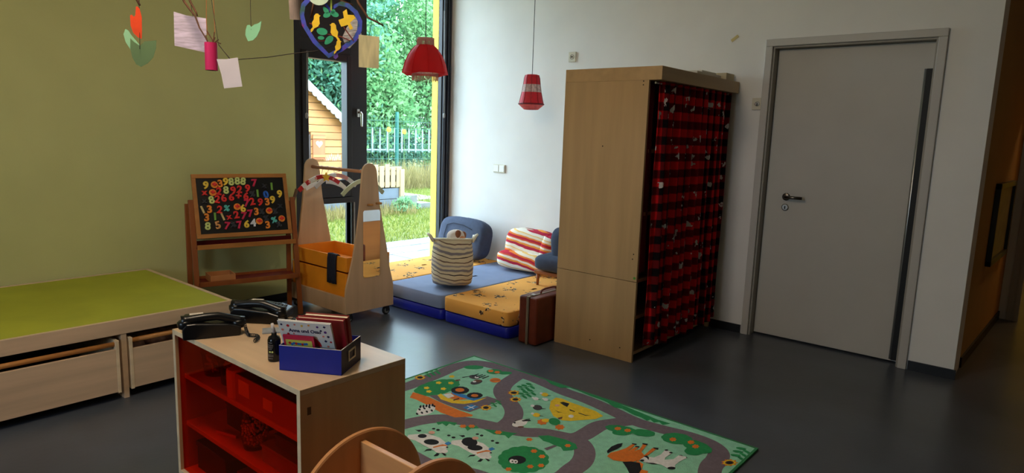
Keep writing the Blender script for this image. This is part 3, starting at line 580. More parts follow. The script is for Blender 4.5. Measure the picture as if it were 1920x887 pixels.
MB().box(sx0+.006, sx1-.006, sy0+.069, sy0+.089, .01, sh-.008).build('inner_rim', blackm, su)
MB().tube([(3.60, 2.72, sh), (3.61, 2.72, sh+.022), (3.65, 2.72, sh+.028), (3.74, 2.72, sh+.028), (3.78, 2.72, sh+.022), (3.79, 2.72, sh)], .007, 8).build('handle', lea, su, smooth=True)
for x in (3.52, 3.86): MB().box(x-.018, x+.018, 2.705, 2.74, sh-.002, sh+.008).build('latch', steel, su, bevel=.002)

# ---- mattresses in the corner
blue = M('royal_blue_vinyl', (22, 30, 150), .4, .1, 4); grey = M('blue_grey_sheet', (128, 140, 168), .9, .06, 7, bump=.35, bscale=7)
def animal_print():
    m = M('orange_animal_print_sheet', (236, 166, 74), .9, .06, 4, bump=.4, bscale=6); nt = m.node_tree; N = nt.nodes; L = nt.links; b = N['Principled BSDF']
    old = b.inputs['Base Color'].links[0].from_socket
    tc = N.new('ShaderNodeTexCoord'); vo = N.new('ShaderNodeTexVoronoi'); vo.inputs['Scale'].default_value = 4.2; vo.voronoi_dimensions = '2D'; L.new(tc.outputs['Object'], vo.inputs[0])
    nz = N.new('ShaderNodeTexNoise'); nz.inputs['Scale'].default_value = 26; L.new(tc.outputs['Object'], nz.inputs[0])
    mm = N.new('ShaderNodeMath'); mm.operation = 'MULTIPLY_ADD'; mm.inputs[1].default_value = 1.25; L.new(nz.outputs[0], mm.inputs[0]); L.new(vo.outputs['Distance'], mm.inputs[2])
    lt = N.new('ShaderNodeMath'); lt.operation = 'LESS_THAN'; lt.inputs[1].default_value = .76; L.new(mm.outputs[0], lt.inputs[0])
    cr = N.new('ShaderNodeValToRGB'); cr.color_ramp.interpolation = 'CONSTANT'; e = cr.color_ramp.elements; e[0].color = lin((70, 44, 30))+(1,); e[1].color = lin((236, 196, 130))+(1,); e[1].position = .75
    n3 = N.new('ShaderNodeTexNoise'); n3.inputs['Scale'].default_value = 45; L.new(tc.outputs['Object'], n3.inputs[0]); n4 = N.new('ShaderNodeMath'); n4.operation = 'MULTIPLY'; n4.inputs[1].default_value = 1.35; L.new(n3.outputs[0], n4.inputs[0]); L.new(n4.outputs[0], cr.inputs[0])
    mx = N.new('ShaderNodeMix'); mx.data_type = 'RGBA'; L.new(lt.outputs[0], mx.inputs['Factor']); L.new(old, mx.inputs['A']); L.new(cr.outputs[0], mx.inputs['B']); L.new(mx.outputs['Result'], b.inputs['Base Color']); return m
oprint = animal_print()
def rbox(x0, x1, y0, y1, z0, z1, e=.1, wob=0, seed=0): return MB().soft((x1-x0)/2, (y1-y0)/2, (z1-z0)/2, e, e, T=Matrix.Translation(((x0+x1)/2, (y0+y1)/2, (z0+z1)/2)), nu=64, nv=20, wob=wob, seed=seed)
ML, MR_ = 3.44, 4.85
def bed(y0, y1, mat, lab1, lab2, seed):
    tag(rbox(ML, MR_, y0, y1, .0, .088, .1).build('floor_mat', blue, smooth=True), lab1, 'mat', 'blue floor mats in the corner')
    tag(rbox(ML-.005, MR_, y0+.004, y1-.004, .089, .20, .085, .006, seed).build('mattress', mat, smooth=True), lab2, 'mattress', 'sheeted mattresses in the corner')
bed(2.87, 3.535, oprint, 'blue vinyl mat under the orange mattress beside the suitcase', 'orange animal print mattress beside the brown suitcase', 1)
bed(3.538, 4.19, grey, 'blue vinyl mat under the blue grey mattress', 'blue grey sheeted mattress under the striped basket', 2)
bed(4.193, 4.84, oprint, 'blue vinyl mat under the mattress by the window', 'orange animal print mattress by the window', 3)
# cushions
denim = M('dark_denim_cloth', (58, 66, 86), .9, .1, 30, bump=.15, bscale=14)
c1 = thing('seat_cushion', 'dark denim seat cushion leaning in the corner', 'cushion', (4.66, 4.47, .2))
T1 = rotT((4.66, 4.50, .408), R(-4), 0, R(14)) 
MB().soft(.085, .335, .20, .55, .38, T=T1, nu=40, nv=22, wob=.02, seed=4).build('cushion_body', denim, c1, smooth=True)
MB().tube([T1 @ Vector(p) for p in ((-.086, -.17, .09), (-.092, -.05, .12), (-.093, .1, .125), (-.089, .19, .10), (-.094, .2, .0), (-.092, .19, -.1))], .004, 6).build('seam', M('dark_seam', (30, 34, 48), .9, .1), c1)
MB().box(-.098, -.094, -.245, -.215, -.01, .045, T=T1).build('care_tag', whitep, c1)
strp = ramp_stripes('striped_cushion_cloth', 'z', .155, [(0, (196, 40, 60)), (.13, (236, 128, 50)), (.22, (240, 226, 200)), (.36, (240, 200, 120)), (.42, (244, 236, 220)), (.58, (190, 44, 70)), (.72, (240, 150, 60)), (.82, (242, 228, 206)), (.93, (214, 90, 60))], warp=.05, tilt=.16)
c2 = thing('striped_cushion', 'folded red, orange and white striped cushion against the white wall', 'cushion', (4.66, 3.66, .2))
T2 = rotT((4.69, 3.68, .425), R(6), 0, R(12))
MB().soft(.095, .245, .16, .5, .42, T=T2, nu=40, nv=22, wob=.035, seed=9).build('upper_fold', strp, c2, smooth=True)
MB().soft(.13, .275, .085, .55, .4, T=rotT((4.64, 3.69, .298), R(6), 0, R(6)), nu=40, nv=18, wob=.03, seed=3).build('lower_fold', strp, c2, smooth=True)
MB().soft(.085, .06, .15, .6, .6, T=rotT((4.69, 3.485, .41), R(6), R(10), R(8)), nu=24, nv=16, wob=.04, seed=6).build('gusset', strp, c2, smooth=True)
# low chair with cushion, half behind the cabinet
ch = thing('toy_armchair', 'small low wooden chair with dark denim cushion behind the suitcase', 'chair', (4.48, 3.1, .2))
cw_ = wood('chair_beech', (150, 88, 44), 'x', .45, .15)
MB().box(4.26, 4.70, 2.92, 3.30, .30, .33).build('seat_frame', cw_, ch, bevel=.006)
for (x, y) in ((4.29, 2.94), (4.68, 2.94), (4.29, 3.28), (4.68, 3.28)): MB().tube([(x, y, .2), (x, y, .31)], [.011, .016], 10).build('leg', cw_, ch, smooth=True)
MB().soft(.24, .20, .07, .5, .4, T=rotT((4.43, 3.10, .405), R(5)), nu=30, nv=16, wob=.03, seed=2).build('seat_pad', denim, ch, smooth=True)
MB().soft(.19, .09, .17, .55, .45, T=rotT((4.47, 3.10, .53), R(5), R(-8)), nu=30, nv=16, wob=.03, seed=5).build('back_pad', denim, ch, smooth=True)
# striped basket with plush toy
bk = thing('fabric_basket', 'cream canvas basket with grey stripes on the blue grey mattress', 'basket', (3.70, 3.70, .2))
bst = ramp_stripes('striped_canvas', 'z', .135, [(0, (206, 192, 160)), (.22, (52, 42, 46)), (.27, (206, 192, 160)), (.42, (128, 120, 122)), (.56, (206, 192, 160)), (.70, (150, 140, 136)), (.80, (206, 192, 160)), (.93, (110, 88, 78))], warp=.05, tilt=.14, wscale=7)
TB = rotT((3.70, 3.70, .222), R(10), R(-5), R(7))
MB().lathe([(.0, 0), (.13, .0), (.155, .012), (.165, .06), (.17, .15), (.166, .26), (.157, .33), (.152, .37), (.147, .37), (.150, .33), (.16, .26), (.163, .15), (.155, .06), (.0, .03)], (0, 0, 0), 36, T=TB).build('bag_body', bst, bk, smooth=True)
MB().tube([TB @ Vector((.153*math.cos(a), .153*math.sin(a), .366)) for a in np.linspace(0, 2*math.pi, 30, endpoint=False)], .009, 8, closed=True).build('rim_band', M('cream_cotton', (214, 204, 180), .9, .05), bk, smooth=True)
for sg_ in (1, -1):
    a0 = R(-48) if sg_ > 0 else R(132); hx = Vector((math.cos(a0), math.sin(a0), 0)); tx = Vector((-hx.y, hx.x, 0))
    MB().tube([TB @ (hx*.155+tx*.045+Vector((0, 0, .345))), TB @ (hx*.185+tx*.03+Vector((0, 0, .395))), TB @ (hx*.20+Vector((0, 0, .405))), TB @ (hx*.185-tx*.03+Vector((0, 0, .395))), TB @ (hx*.155-tx*.045+Vector((0, 0, .345)))], .011, 8).build('carry_handle', MATS['cream_cotton'], bk, smooth=True)
pt = thing('plush_toy', 'white and brown plush toy peeking out of the striped basket', 'plush toy', tuple(TB @ Vector((0, 0, .33))))
wf = M('white_plush', (226, 210, 196), .95, .06, bump=.4, bscale=60); bf = M('brown_plush', (140, 84, 54), .95, .1, bump=.4, bscale=60)
MB().soft(.075, .07, .06, .9, .9, T=TB @ Matrix.Translation((.0, -.03, .385)), nu=20, nv=12).build('head', wf, pt, smooth=True)
MB().soft(.03, .02, .035, .9, .9, T=TB @ Matrix.Translation((-.035, -.075, .405)), nu=14, nv=10).build('ear', bf, pt, smooth=True)
MB().soft(.03, .02, .03, .9, .9, T=TB @ Matrix.Translation((.04, -.075, .40)), nu=14, nv=10).build('ear', bf, pt, smooth=True)
MB().soft(.03, .022, .022, .9, .9, T=TB @ Matrix.Translation((-.01, -.10, .37)), nu=14, nv=10).build('muzzle', M('tan_plush', (206, 140, 96), .95, .1), pt, smooth=True)
MB().soft(.09, .09, .14, .8, .8, T=TB @ Matrix.Translation((.0, .0, .22)), nu=16, nv=10).build('body', wf, pt, smooth=True)
# ============================================================ ORANGE-FRONTED SHELF UNIT AND WHAT IS ON IT
SX0, SX1, SY0, SY1, SH = 1.094, 1.525, 1.755, 2.668, .617
sf = thing('shelf_unit', 'low birch shelf unit with a see-through orange front', 'shelf', ((SX0+SX1)/2, (SY0+SY1)/2, 0))
tk = .019
MB().box(SX0, SX1, SY0, SY1, SH-tk, SH).build('top_panel', wood('birch_top', (200, 172, 140), 'y', .35, .12), sf, bevel=.0012)
for y in (SY0, SY1-tk): MB().box(SX0, SX1, y, y+tk, .0, SH-tk).build('end_panel', wood('birch_end', (196, 152, 108), 'z', .45, .12), sf, bevel=.0012)
MB().box(SX0, SX1, SY0+tk, SY1-tk, .0, tk).build('bottom_panel', beechy, sf, bevel=.001)
MB().box(SX1-.008, SX1, SY0+tk, SY1-tk, tk, SH-tk).build('back_panel', beech, sf)
for z in (.205, .41): MB().box(SX0+.03, SX1-.008, SY0+tk, SY1-tk, z, z+tk).build('shelf_board', beechy, sf, bevel=.001)
for (a, b, c, d) in ((SY0+tk-.019, SY0+tk, 0, SH), (SY1-tk, SY1, 0, SH)): MB().box(SX0-.0015, SX0, a, b, c, d).build('edge_band', edgeb, sf)
MB().box(SX0-.0015, SX0, SY0+tk, SY1-tk, SH-tk, SH).build('edge_band', edgeb, sf); MB().box(SX0-.0015, SX0, SY0+tk, SY1-tk, 0, tk).build('edge_band', edgeb, sf)
MB().box(SX0+.012, SX0+.016, SY0+tk, SY1-tk, tk, SH-tk).build('acrylic_front', glassy('orange_acrylic', (1.0, .34, .05), .05, .05), sf)
MB().box(1.118, 1.132, SY0-.0006, SY0+.0002, .527, .553).build('dark_stain_mark', M('brown_mark', (92, 62, 34), .6, .2), sf)
# contents
bxr = thing('storage_box', 'open red brown cardboard box on the top shelf behind the orange front', 'box', (1.30, 2.01, .43))
card = M('tan_cardboard', (176, 120, 84), .8, .08)
b = MB()
for (xa, xb, ya, yb) in ((1.13, 1.134, 1.79, 2.24), (1.44, 1.444, 1.79, 2.24), (1.134, 1.44, 1.79, 1.794), (1.134, 1.44, 2.236, 2.24)): b.box(xa, xb, ya, yb, .4295, .535)
b.box(1.134, 1.44, 1.794, 2.236, .4295, .434); b.build('carton', card, bxr)
for (ya, yb, za, zb) in ((2.14, 2.215, .465, .52), (1.985, 2.045, .46, .50)): MB().box(1.1285, 1.13, ya, yb, za, zb).build('paper_label', paper, bxr)
MB().box(1.1285, 1.13, 1.80, 1.835, .46, .505).build('dark_label', blackm, bxr)
for k in range(5): tag(MB().soft(.10, .042, .035, .7, .7, T=rotT((1.29, 1.845+.095*k, .475), R(0)), nu=14, nv=8, wob=.1, seed=k).build('cloth_bundle', M('dark_cloth_bundle', (70, 44, 40), .9, .3, 14), smooth=True), f'dark cloth bundle in the carton, {ordn[k]} from the near end', 'cloth', 'bundles in the carton')
tag(MB().lathe([(.034, 0), (.036, .05), (.036, .10), (.03, .105)], (1.16, 2.288, .4295), 20).build('paper_cup', M('cream_cup', (226, 196, 160), .7, .05)), 'pale cup between carton and plastic tub behind the orange front', 'cup')
tub = glassy('clear_tub_plastic', (.85, .85, .85), .12, .15)
for i, (yc, lab) in enumerate(((2.42, 'clear tub of tangled ribbons beside the pale cup'), (2.56, 'clear tub of cords at the far end of the top shelf'))):
    t = thing('plastic_tub', lab, 'tub', (1.22, yc, .4295), 'clear tubs on the top shelf')
    MB().lathe([(.0, 0), (.05, 0), (.06, .09), (.063, .09), (.063, .105), (.0, .107)], (1.22, yc, .4295), 20).build('tub_shell', tub, t, smooth=True)
    rb = MB(); rnd = random.Random(i)
    for k in range(7):
        rb.tube([(1.22+rnd.uniform(-.04, .04), yc+rnd.uniform(-.04, .04), .4395+rnd.uniform(0, .07)) for _ in range(5)], .005, 6)
    rb.build('ribbon_tangle', M('pale_ribbon', (226, 170, 150), .6, .2), t, smooth=True)
jar = thing('bead_jar', 'clear jar full of round beads on the middle shelf', 'jar', (1.20, 2.24, .2245))
MB().lathe([(0, 0), (.04, 0), (.052, .06), (.05, .11), (.045, .125), (.047, .135), (.047, .15), (0, .15)], (1.20, 2.24, .2245), 20).build('jar_shell', tub, jar, smooth=True)
bd = MB(); rnd = random.Random(3)
for k in range(170):
    a = rnd.uniform(0, 6.28); z = rnd.uniform(.012, .115); r_ = rnd.uniform(.55, 1)*(.032+.014*min(1, z/.06))
    bd.lathe([(0, -.0055), (.005, -.002), (.005, .002), (0, .0055)], (1.20+r_*math.cos(a), 2.24+r_*math.sin(a), .2245+z), 6)
o = bd.build('beads', M('glossy_pale_beads', (236, 200, 150), .2, .2, 40), jar, smooth=True); o['kind'] = 'stuff'
tag(MB().box(-.006, .006, -.055, .055, -.006, .006, T=rotT((1.17, 2.40, .2325), R(15), 0)).build('wooden_stick', orangewood, bevel=.002), 'wooden stick lying beside the bead jar', 'stick')
for i, (xa, xb, ya, yb, z0, h_, col, lab) in enumerate(((1.22, 1.40, 2.32, 2.50, .2245, .11, (60, 40, 40), 'dark box behind the bead jar on the middle shelf'), (1.16, 1.45, 1.80, 2.12, .2245, .07, (150, 110, 90), 'flat brown box at the near end of the middle shelf'), (1.18, 1.42, 1.84, 2.06, .295, .05, (80, 52, 46), 'dark flat box on top of the flat brown box'), (1.15, 1.45, 2.38, 2.62, .0195, .12, (66, 44, 40), 'dark crate at the far end of the bottom shelf'), (1.16, 1.44, 1.82, 2.30, .0195, .10, (120, 70, 50), 'brown crate at the near end of the bottom shelf'))):
    t = thing('storage_crate', lab, 'box', ((xa+xb)/2, (ya+yb)/2, z0)); m = M('crate_colour_%d' % i, col, .6, .15)
    MB().box(xa, xb, ya, yb, z0, z0+h_*.82).build('crate_body', m, t, bevel=.004); MB().box(xa-.004, xb+.004, ya-.004, yb+.004, z0+h_*.82, z0+h_).build('lid', m, t, bevel=.004)
for k in range(6):
    tag(MB().soft(.10, .019, .026, .7, .7, T=rotT((1.30, 2.395+.042*k, .1685), R(0)), nu=14, nv=8, wob=.12, seed=20+k).build('plastic_bag', M('crumpled_plastic', (150, 110, 100), .25, .3, 12), smooth=True), f'crumpled bag on the dark bottom crate, {ordn[k]} from the near side', 'bag', 'crumpled bags on the bottom shelf')
# --- blue box with books
BT = frame_T((1.145, 1.961, SH+.0006), (.513, -.858, 0), (.858, .513, 0))
bb_ = thing('book_box', 'blue cardboard box of picture books on the birch shelf unit', 'box', (1.28, 1.88, SH))
BL_, BD_, BH_ = .222, .167, .087
b = MB(); t_ = .003
b.box(0, BL_, 0, t_, 0, BH_, 0, BT); b.box(0, BL_, BD_-t_, BD_, 0, BH_, 0, BT); b.box(0, t_, t_, BD_-t_, 0, BH_, 0, BT); b.box(0, BL_, 0, BD_, 0, .003, 0, BT)
b.build('box_shell', M('royal_blue_card', (16, 30, 148), .5, .08, 9), bb_)
MB().box(BL_-t_, BL_, t_, BD_-t_, 0, BH_, 0, BT).build('box_end', M('near_black_blue_card', (14, 17, 52), .5, .1), bb_)
lh = MB()
for (ya, yb, za, zb) in ((.055, .115, .03, .036), (.055, .115, .062, .068), (.055, .062, .036, .062), (.108, .115, .036, .062)): lh.box(BL_, BL_+.003, ya, yb, za, zb, 0, BT)
lh.build('label_holder', M('worn_metal', (176, 168, 150), .4, .15, metal=.5), bb_)
e_ = MB(); e_.box(0, BL_, 0, .0032, BH_-.0008, BH_+.0006, 0, BT); e_.box(BL_-.0032, BL_, 0, BD_, BH_-.0008, BH_+.0006, 0, BT); e_.build('worn_edge', paper, bb_)
def book(name, label, x0, w_, y0, z0, h_, th, lean, m, pages=True, prints=None):
    T = BT @ Matrix.Translation((x0, y0, z0)) @ Matrix.Rotation(R(lean), 4, 'X')
    t = thing(name, label, 'book', tuple(T @ Vector((w_/2, 0, 0))))
    MB().box(0, w_, 0, .002, 0, h_, 0, T).build('cover', m, t); MB().box(0, w_, th-.002, th, 0, h_, 0, T).build('cover', m, t)
    MB().box(.002, w_-.003, .0021, th-.0021, .002, h_-.004, 0, T).build('pages', M('cream_pages', (226, 214, 190), .9, .05), t)
    MB().box(w_-.002, w_, .002, th-.002, 0, h_, 0, T).build('spine', m, t)
    if prints: prints(t, T)
    return t
def flat(T, pts, y, mat, name, parent): MB().prism([T @ Vector((x, y, z)) for x, z in pts], tuple((T.to_3x3() @ Vector((0, -.0004, 0))))).build(name, mat, parent)
def circ(x, z, r, n=14, a0=0, a1=2*math.pi): return [(x+r*math.cos(a0+(a1-a0)*k/n), z+r*math.sin(a0+(a1-a0)*k/n)) for k in range(n+(1 if a1-a0 < 6.2 else 0))]
navy = M('print_navy', (26, 28, 80), .5, 0); pred = M('print_red', (200, 24, 34), .5, 0); pyel = M('print_yellow', (236, 190, 60), .5, 0); ppink = M('print_salmon', (230, 130, 110), .5, 0); porg = M('print_orange', (240, 150, 40), .5, 0); ppur = M('print_purple', (90, 40, 130), .5, 0)
def pr_white(t, T):
    vs, fs = text_geo('Anna und Otto', .0185, .0002, .0004)
    MB().add(vs, fs, 0, T @ Matrix.Translation((.092, -.0006, .128)) @ Matrix.Rotation(R(90), 4, 'X')).build('title_lettering', navy, t)
    flat(T, circ(.10, .066, .042, 18, 0, math.pi), -.0003, pred, 'red_half_disc', t)
    rnd = random.Random(5); pal = [navy, pred, ppink, pyel, porg, ppur, navy, ppink]
    k = 0
    for (x, z) in [(.012, .15), (.035, .147), (.06, .153), (.085, .15), (.11, .154), (.14, .15), (.165, .152), (.012, .128), (.014, .105), (.03, .112), (.045, .1), (.02, .085), (.04, .08), (.165, .13), (.172, .112), (.155, .112), (.16, .092), (.178, .09), (.165, .07), (.178, .05), (.16, .045), (.17, .02), (.15, .02), (.05, .115), (.15, .135)]:
        n = rnd.choice((4, 5, 8)); flat(T, circ(x, z, rnd.uniform(.0035, .0055), n, rnd.random()), -.0003, pal[k % 8], 'confetti_print', t); k += 1
book('picture_book', 'white picture book titled Anna und Otto in the blue box', -.002, .188, .056, .022, .165, .009, 22, M('white_book_cover', (230, 228, 224), .35, .02), prints=pr_white)
def pr_small(t, T):
    flat(T, [(.008, .008), (.102, .008), (.102, .082), (.008, .082)], -.0003, M('print_lime', (206, 206, 90), .5, .1, 30), 'cover_panel', t)
    rnd = random.Random(2)
    for k in range(9): flat(T, circ(.022+.0075*k, .066+rnd.uniform(-.002, .003), .0052, 7, rnd.random()), -.0008, (M('print_blue', (40, 110, 190), .5, 0), pred)[k % 3 == 0], 'scribble_lettering', t)
    for k in range(6): flat(T, circ(.03+.008*k, .055, .004, 6, k), -.0008, MATS['print_blue'], 'scribble_lettering', t)
book('booklet', 'small pink framed booklet at the front of the blue box', .012, .11, .033, .030, .098, .006, 18, M('pink_red_cover', (206, 40, 76), .35, .05), prints=pr_small)
book('red_book', 'dark red book behind the white picture book', .05, .168, .075, .012, .175, .014, 16, M('dark_red_cover', (150, 26, 34), .4, .1))
book('red_book', 'worn red book with brown spine at the back of the blue box', .062, .158, .098, .008, .180, .02, 14, M('faded_red_cover', (146, 44, 34), .45, .2))
# --- spray bottle
bt = thing('spray_bottle', 'black bottle with a white label beside the blue box', 'bottle', (1.185, 2.06, SH))
MB().lathe([(0, 0), (.021, 0), (.0225, .004), (.0225, .075), (.019, .086), (.009, .092), (.009, .102)], (1.185, 2.06, SH+.0005), 24).build('bottle_body', M('black_gloss_plastic', (14, 14, 16), .2, .1), bt, smooth=True)
MB().tube([(1.185, 2.06, SH+.10), (1.180, 2.063, SH+.135)], [.0075, .005], 10).build('nozzle', M('pale_nozzle', (206, 196, 190), .4, .05), bt, smooth=True)
lt_ = MB(); rnd = random.Random(8)
for k, (z, n, s_) in enumerate(((.070, 4, .9), (.062, 6, .7), (.057, 6, .7), (.052, 5, .7), (.047, 3, .7), (.026, 6, .7), (.021, 6, .7), (.013, 5, .8))):
    for j in range(n):
        a = R(205+(j-n/2)*9+4); r_ = .0228; c_ = Vector((1.185+r_*math.cos(a), 2.06+r_*math.sin(a), SH+z)); tx = Vector((-math.sin(a), math.cos(a), 0)); nn = Vector((math.cos(a), math.sin(a), 0))
        lt_.beam(c_-tx*.0013*s_, c_+tx*.0013*s_, .0004, .0016*s_, side=nn)
lt_.build('label_print', paper, bt)
for j, a in enumerate((R(200), R(222))): MB().lathe([(.0035, 0), (.0035, .0006)], (0, 0, 0), 8, T=frame_T((1.185+.0226*math.cos(a), 2.06+.0226*math.sin(a), SH+.037), (-math.sin(a), math.cos(a), 0), (0, 0, 1), (math.cos(a), math.sin(a), 0))).build('label_emblem', M('label_lime', (210, 214, 120), .5, 0), bt)
# --- telephones
def phone(loc, rz, label, cordend):
    t = thing('telephone', label, 'telephone', loc, 'black desk telephones on the shelf unit'); T = rotT(loc, rz)
    body = [(-.10, -.0, .0), (.105, -.0, .0), (.108, 0, .036), (.06, 0, .050), (-.055, 0, .062), (-.085, 0, .062), (-.10, 0, .045)]
    MB().prism([(x, -.085, z) for x, _, z in body], (0, .17, 0), 0, T).build('base_body', blackm, t, bevel=.006, segs=3)
    kp = MB()
    for i in range(4):
        for j in range(3): kp.box(.035+.016*i-.006, .035+.016*i+.006, .02+.018*j-.0065, .02+.018*j+.0065, .048-.003*i, .057-.003*i, 0, T)
    kp.build('key_pad', M('dark_grey_keys', (60, 62, 66), .5, .1), t, bevel=.001)
    MB().box(-.07, -.02, .0, .075, .0622, .0645, 0, T).build('memo_strip', M('pale_memo', (200, 190, 176), .6, .05), t)
    pts = []; rad = []
    for k in range(13):
        s_ = k/12; pts.append(T @ Vector((-.10+.215*s_, -.05, .066+.011*math.sin(math.pi*s_)-.022*max(0, s_-.6)*2.5))); rad.append(.0165+.008*abs(2*s_-1)**4)
    hs = MB().tube(pts, rad, 14).build('handset', blackm, t, smooth=True)
    for s_ in (0, 1): MB().lathe([(.022, 0), (.027, .012), (.027, .026), (.02, .032)], (-.09+.19*s_, -.05, .040-.014*s_), 20, T=T).build('ear_piece', blackm, hs, smooth=True)
    cp = []; A = T @ Vector((.12, -.05, .055)); B = Vector(cordend)
    for k in range(150):
        s_ = k/149; c_ = A.lerp(B, s_)+Vector((0, 0, -.05*math.sin(math.pi*min(1, s_*1.0))*(1-s_)))
        if s_ > .55: c_ += Vector((.016*math.sin((s_-.55)*9), .016*math.cos((s_-.55)*9)-.016, 0))
        c_.z = max(c_.z, SH+.008); a = s_*2*math.pi*26; cp.append(c_+Vector((.006*math.cos(a), .004*math.sin(a), .006*math.sin(a))))
    MB().tube(cp, .0017, 5).build('coiled_cord', blackm, t, smooth=True)
    return t
phone((1.178, 2.525, SH+.0005), R(-22), 'black desk telephone at the far left of the shelf top', (1.245, 2.31, SH+.008))
phone((1.425, 2.572, SH+.0005), R(-52), 'black desk telephone turned away at the back of the shelf top', (1.48, 2.45, SH+.008))
tag(MB().box(-.05, .05, -.035, .035, 0, .004, T=rotT((1.37, 2.37, SH+.0006), R(-30))).build('leaflet', M('grey_leaflet', (150, 156, 162), .4, .15, 40)), 'grey printed leaflet between telephone and blue box', 'leaflet')
# ---- round-ended wooden book roll in the foreground
rr = thing('book_roll', 'wooden book stand of round discs joined by a board in the foreground', 'book stand', (1.195, 1.3, 0))
rw = wood('foreground_beech', (202, 140, 88), 'z', .4, .12); rwd = wood('foreground_beech_board', (214, 158, 104), 'y', .35, .1)
for y in (1.59, 1.295, 1.0):
    MB().lathe([(.247, 0), (.252, .003), (.252, .015), (.247, .018)], (0, 0, 0), 72, T=frame_T((1.195, y, .2525), (1, 0, 0), (0, 0, 1), (0, -1, 0))).build('round_disc', rw, rr)
for (ya, yb) in ((1.573, 1.2955), (1.2765, 1.0005)): MB().box(1.186, 1.204, yb, ya, .05, .478).build('centre_board', rwd, rr, bevel=.002)
for (ya, yb) in ((1.573, 1.2955), (1.2765, 1.0005)):
    MB().box(.97, 1.186, yb, ya, .12, .138).build('shelf_board', rwd, rr, bevel=.002); MB().box(1.204, 1.42, yb, ya, .12, .138).build('shelf_board', rwd, rr, bevel=.002)

# ============================================================ PENDANT LAMPS
def lamp_at(u, v, d): return dep(u, v, d)
velvet = M('red_velvet', (214, 6, 16), .75, .08, 6); fringe_m = M('rose_fringe', (206, 150, 138), .8, .2, 90, (8, 8, .3)); cordm = M('lamp_cord', (70, 66, 62), .6, .1)
a = dep(798, 78, 5.6); la = thing('pendant_lamp', 'red velvet dome pendant lamp with fringe before the window', 'lamp', (a.x, a.y, 1.87)); la['group'] = 'pendant lamps'
n = 16; pf_ = [(.070, 2.165), (.105, 2.135), (.145, 2.08), (.175, 2.01), (.193, 1.94), (.196, 1.925), (.19, 1.925), (.17, 2.0), (.14, 2.07), (.10, 2.125), (.065, 2.16)]
vs = []; fs = []
for r_, z in pf_:
    for k in range(n):
        an = 2*math.pi*k/n+.2; q = r_*(1 if k % 2 == 0 else .965)
        vs.append((a.x+q*math.cos(an), a.y+q*math.sin(an), z-(.012*(k % 4 == 0) if r_ > .17 else 0)))
for i in range(len(pf_)-1):
    for k in range(n): fs.append((i*n+k, i*n+(k+1) % n, (i+1)*n+(k+1) % n, (i+1)*n+k))
MB().add(vs, fs).build('lamp_shade', velvet, la, smooth=True)
def fringe(cx_, cy_, r_, z0, z1, parent, n=90):
    f_ = MB()
    for k in range(n):
        an = 2*math.pi*k/n; x, y = cx_+r_*math.cos(an), cy_+r_*math.sin(an); f_.tube([(x, y, z1), (x+random.uniform(-.003, .003), y+random.uniform(-.003, .003), z0+random.uniform(-.004, .004))], .0022, 4)
    f_.lathe([(r_-.002, z1-.012), (r_+.003, z1-.012), (r_+.003, z1), (r_-.002, z1)], (cx_, cy_, 0), 32)
    return f_.build('fringe', fringe_m, parent)
fringe(a.x, a.y, .071, 2.155, 2.222, la); fringe(a.x, a.y, .112, 1.868, 1.945, la)
for k in range(8):
    an = 2*math.pi*k/8+.2; MB().tube([(a.x+r_*1.004*math.cos(an), a.y+r_*1.004*math.sin(an), z) for r_, z in pf_[:6]], .003, 5).build('shade_rib', velvet, la, smooth=True)
MB().tube([(a.x, a.y, 2.16), (a.x, a.y, CE-.03)], .0035, 6).build('cord', cordm, la); MB().lathe([(.05, CE-.03), (.05, CE)], (a.x, a.y, 0), 16).build('ceiling_rose', whitep, la)
MB().lathe([(.02, 2.06), (.022, 2.10), (.022, 2.16), (.01, 2.17)], (a.x, a.y, 0), 14).build('bulb_holder', blackm, la)
b_ = dep(998, 140, 5.6); zt = b_.z; lb_ = thing('pendant_lamp', 'small red and white lantern pendant lamp by the white wall', 'lamp', (b_.x, b_.y, zt-.30)); lb_['group'] = 'pendant lamps'
redband = M('red_ribbon_band', (206, 34, 48), .6, .18, 60, (6, 6, .4)); lace = M('pale_lace', (206, 176, 172), .8, .3, 60); rosy = M('rose_underside', (214, 86, 84), .7, .15, 50)
for nm, m, pr_ in (('upper_band', redband, [(.045, .0), (.060, -.006), (.069, -.03), (.075, -.083)]), ('lace_band', lace, [(.075, -.083), (.086, -.148)]), ('lower_band', redband, [(.086, -.148), (.101, -.215), (.108, -.243)]), ('rim', M('dark_red_rim', (110, 16, 26), .6, .1), [(.108, -.240), (.114, -.246), (.108, -.253)]), ('underside', rosy, [(.110, -.250), (.062, -.292), (.05, -.294)])):
    MB().lathe([(r_, z) for r_, z in pr_]+[(r_-.002, z) for r_, z in reversed(pr_)], (b_.x, b_.y, zt), 28).build(nm, m, lb_)
for k in range(10):
    an = 2*math.pi*k/10; MB().tube([(b_.x+r_*math.cos(an), b_.y+r_*math.sin(an), zt+z) for r_, z in ((.061, -.004), (.070, -.03), (.076, -.083), (.087, -.148), (.102, -.215), (.109, -.243))], .0016, 5).build('wire_rib', M('dark_red_rim', (110, 16, 26), .6, .1), lb_)
MB().tube([(b_.x, b_.y, zt-.03), (b_.x, b_.y, CE-.03)], .003, 6).build('cord', cordm, lb_); MB().lathe([(.05, CE-.03), (.05, CE)], (b_.x, b_.y, 0), 16).build('ceiling_rose', whitep, lb_)
MB().lathe([(.0, -.16), (.028, -.14), (.032, -.11), (.018, -.07), (.016, -.02), (.046, .0)], (b_.x, b_.y, zt), 16).build('bulb', M('pale_bulb', (220, 214, 206), .3, .02), lb_, smooth=True)

